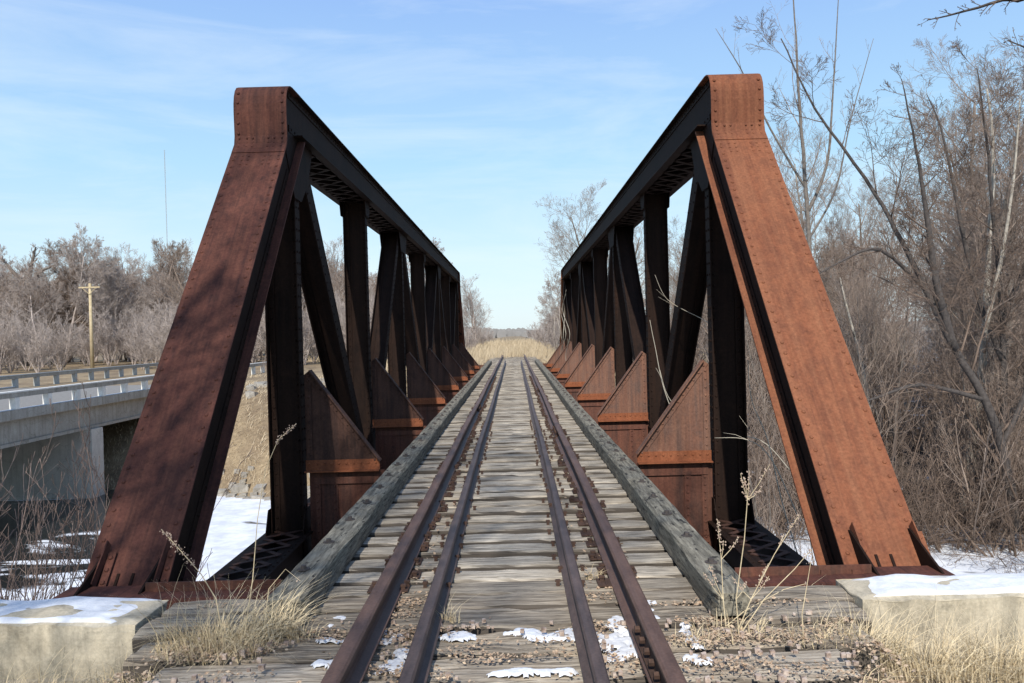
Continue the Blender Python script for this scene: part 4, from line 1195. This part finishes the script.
for q, x in enumerate((XN-.1, XF+.1)):
    rl = MB(); inn = -1 if q == 0 else 1
    rl.box(x-.13, x+.13, -30, 75, ZD+.60, ZD+.80)
    g = obj('guardrail', rl, M['concg'], rb)
    sn_ = MB(); sn_.box(x-.16, x+.15, -30, 75, ZD+.803, ZD+.86); obj('lit_top_strip', sn_, M['whitep'] if q == 0 else M['grey'], g)  # strip colours the rail top; white on the near rail stands for sunlight
    sn_ = MB(); sn_.box(x+inn*.02-.09, x+inn*.02+.09, -30, 53, ZD+.103, ZD+.125); obj('snow_strip', sn_, M['snow'], g)
    k = 0; y = 22.0
    while y < 75:
        pm_ = MB(); pm_.box(x-.13, x+.13, y-.15, y+.15, ZD+.101 if y < 53 else ZD-.25, ZD+.619)
        obj('post', pm_, M['whitep'] if q == 0 else M['grey'], g); y += 2.4
mb = MB(); mb.box(XF+.36, XN-.36, -30, 53, ZD+.0, ZD+.012)
struct(obj('road', mb, M['asph']))
mb = MB(); ys = [53 + i*4 for i in range(60)]
for i, y in enumerate(ys):
    for x in (XF-1.2, XN+1.2): mb.v.append((x, y, ZD-.02 if y < 60 else max(ZD-.02, ZD-.02)))
for i in range(len(ys)-1): a = 2*i; mb.f.append((a, a+1, a+3, a+2))
mb.add([(XN+1.2, 53, ZD-.02), (XN+4.5, 53, -3.2), (XN+4.5, 289, -2.2), (XN+1.2, 289, ZD-.02)], [(0,1,2,3)])
struct(obj('road_embankment', mb, M['ground']))

# utility pole and radio mast
p = at(92, 368, 98)
t = thing('utility_pole', 'yellow-brown wooden utility pole with crossarm before the left treeline', 'utility pole', (p.x, p.y, -1.4))
mb = MB(); mb.tube([(p.x, p.y, -1.4), (p.x, p.y, 8.9)], [.24, .16], 10); obj('pole', mb, M['pole'], t, True)
mb = MB(); mb.box(p.x-1.25, p.x+1.25, p.y-.21, p.y-.12, 8.35, 8.50); mb.bar((p.x-.8, p.y-.22, 8.35), (p.x, p.y-.2, 7.6), (0,1,0), .05, .05); mb.bar((p.x+.8, p.y-.22, 8.35), (p.x, p.y-.2, 7.6), (0,1,0), .05, .05)
obj('crossarm', mb, M['pole'], t)
for dx in (-1.15, -.45, .45, 1.15):
    mb = MB(); mb.tube([(p.x+dx, p.y-.16, 8.5), (p.x+dx, p.y-.16, 8.62), (p.x+dx, p.y-.16, 8.64), (p.x+dx, p.y-.16, 8.78)], [.02, .02, .07, .05], 8); obj('insulator', mb, M['grey'], t)
for k, dx in enumerate((-1.15, -.45, .45, 1.15)):
    pass
p = at(168, 262, 420); q0 = at(167, 150, 420)
t = MB(); zz = -2.; s = .22
hgt = q0.z
for a in range(3):
    an = a*2.094; t.tube([(p.x+s*math.cos(an), p.y+s*math.sin(an), zz), (p.x+s*math.cos(an), p.y+s*math.sin(an), hgt)], [.05, .05], 4)
z = zz; k = 0
while z < hgt-2:
    a, b = (k % 3)*2.094, ((k+1) % 3)*2.094
    t.tube([(p.x+s*math.cos(a), p.y+s*math.sin(a), z), (p.x+s*math.cos(b), p.y+s*math.sin(b), z+1.5)], [.025, .025], 3); z += 1.5; k += 1
o = obj('radio_mast', t, M['grey'], origin=(p.x, p.y, zz)); tag(o, 'very thin tall radio mast far behind the left treeline', 'radio mast')

# ------------------------------------------------------------------ light, sky, camera
EL, AZ = R(41), R(7)
D = Vector((math.sin(AZ)*math.cos(EL), math.cos(AZ)*math.cos(EL), -math.sin(EL)))
sun = bpy.data.lights.new('sun', 'SUN'); sun.energy = 5.0; sun.angle = R(.53); sun.color = (1, .95, .88)
so = bpy.data.objects.new('sun', sun); C.objects.link(so); so.rotation_euler = D.to_track_quat('-Z', 'Y').to_euler()
wld = bpy.data.worlds.new('World'); bpy.context.scene.world = wld; wld.use_nodes = True
nt = wld.node_tree; bg = nt.nodes['Background']
sky = nt.nodes.new('ShaderNodeTexSky'); sky.sky_type = 'NISHITA'; sky.sun_disc = False; sky.sun_elevation = EL; sky.sun_rotation = math.pi + AZ
sky.air_density = 1.; sky.dust_density = .6; sky.ozone_density = 1.3
tc = nt.nodes.new('ShaderNodeTexCoord'); mp = nt.nodes.new('ShaderNodeMapping'); mp.inputs['Scale'].default_value = (1.4, 1.2, 7.5); mp.inputs['Rotation'].default_value = (R(8), R(12), 0)
nt.links.new(tc.outputs['Generated'], mp.inputs[0])
nz = noisen(nt, mp.outputs[0], 2.1, 7, .62, .5)
cf = ramp(nt, nz, [(.46, (0,0,0)), (.78, (.36,)*3)])
sepw = nt.nodes.new('ShaderNodeSeparateXYZ'); nt.links.new(tc.outputs['Generated'], sepw.inputs[0])
grad = ramp(nt, sepw.outputs[2], [(0, (.76,.90,.97)), (.08, (.66,.87,1.)), (.2, (.47,.76,1.)), (.38, (.33,.55,.98)), (1, (.12,.22,.50))])
g2 = mix(nt, 1., grad, (8.2, 8.2, 8.2), 'MULTIPLY')
sk = mix(nt, .8, sky.outputs[0], g2)
col = mix(nt, cf, sk, (7.4, 8.0, 8.3))
nt.links.new(col, bg.inputs['Color']); bg.inputs['Strength'].default_value = .132
cam = bpy.data.cameras.new('camera'); co = bpy.data.objects.new('camera', cam); C.objects.link(co)
cam.sensor_fit = 'HORIZONTAL'; cam.sensor_width = 36; cam.lens = 36*F/1024; cam.clip_start = .05; cam.clip_end = 6000
co.matrix_world = Matrix.Translation(CAM) @ Matrix.Rotation(R(.17), 4, 'Z') @ Matrix.Rotation(R(90-.59), 4, 'X') @ Matrix.Rotation(-ROLL, 4, 'Z')
sc = bpy.context.scene; sc.camera = co
sc.view_settings.view_transform = 'Standard'; sc.view_settings.look = 'None'; sc.view_settings.exposure = 0
sc.cycles.max_bounces = 6
for o in bpy.data.objects:
    if '_o' in o: del o['_o']
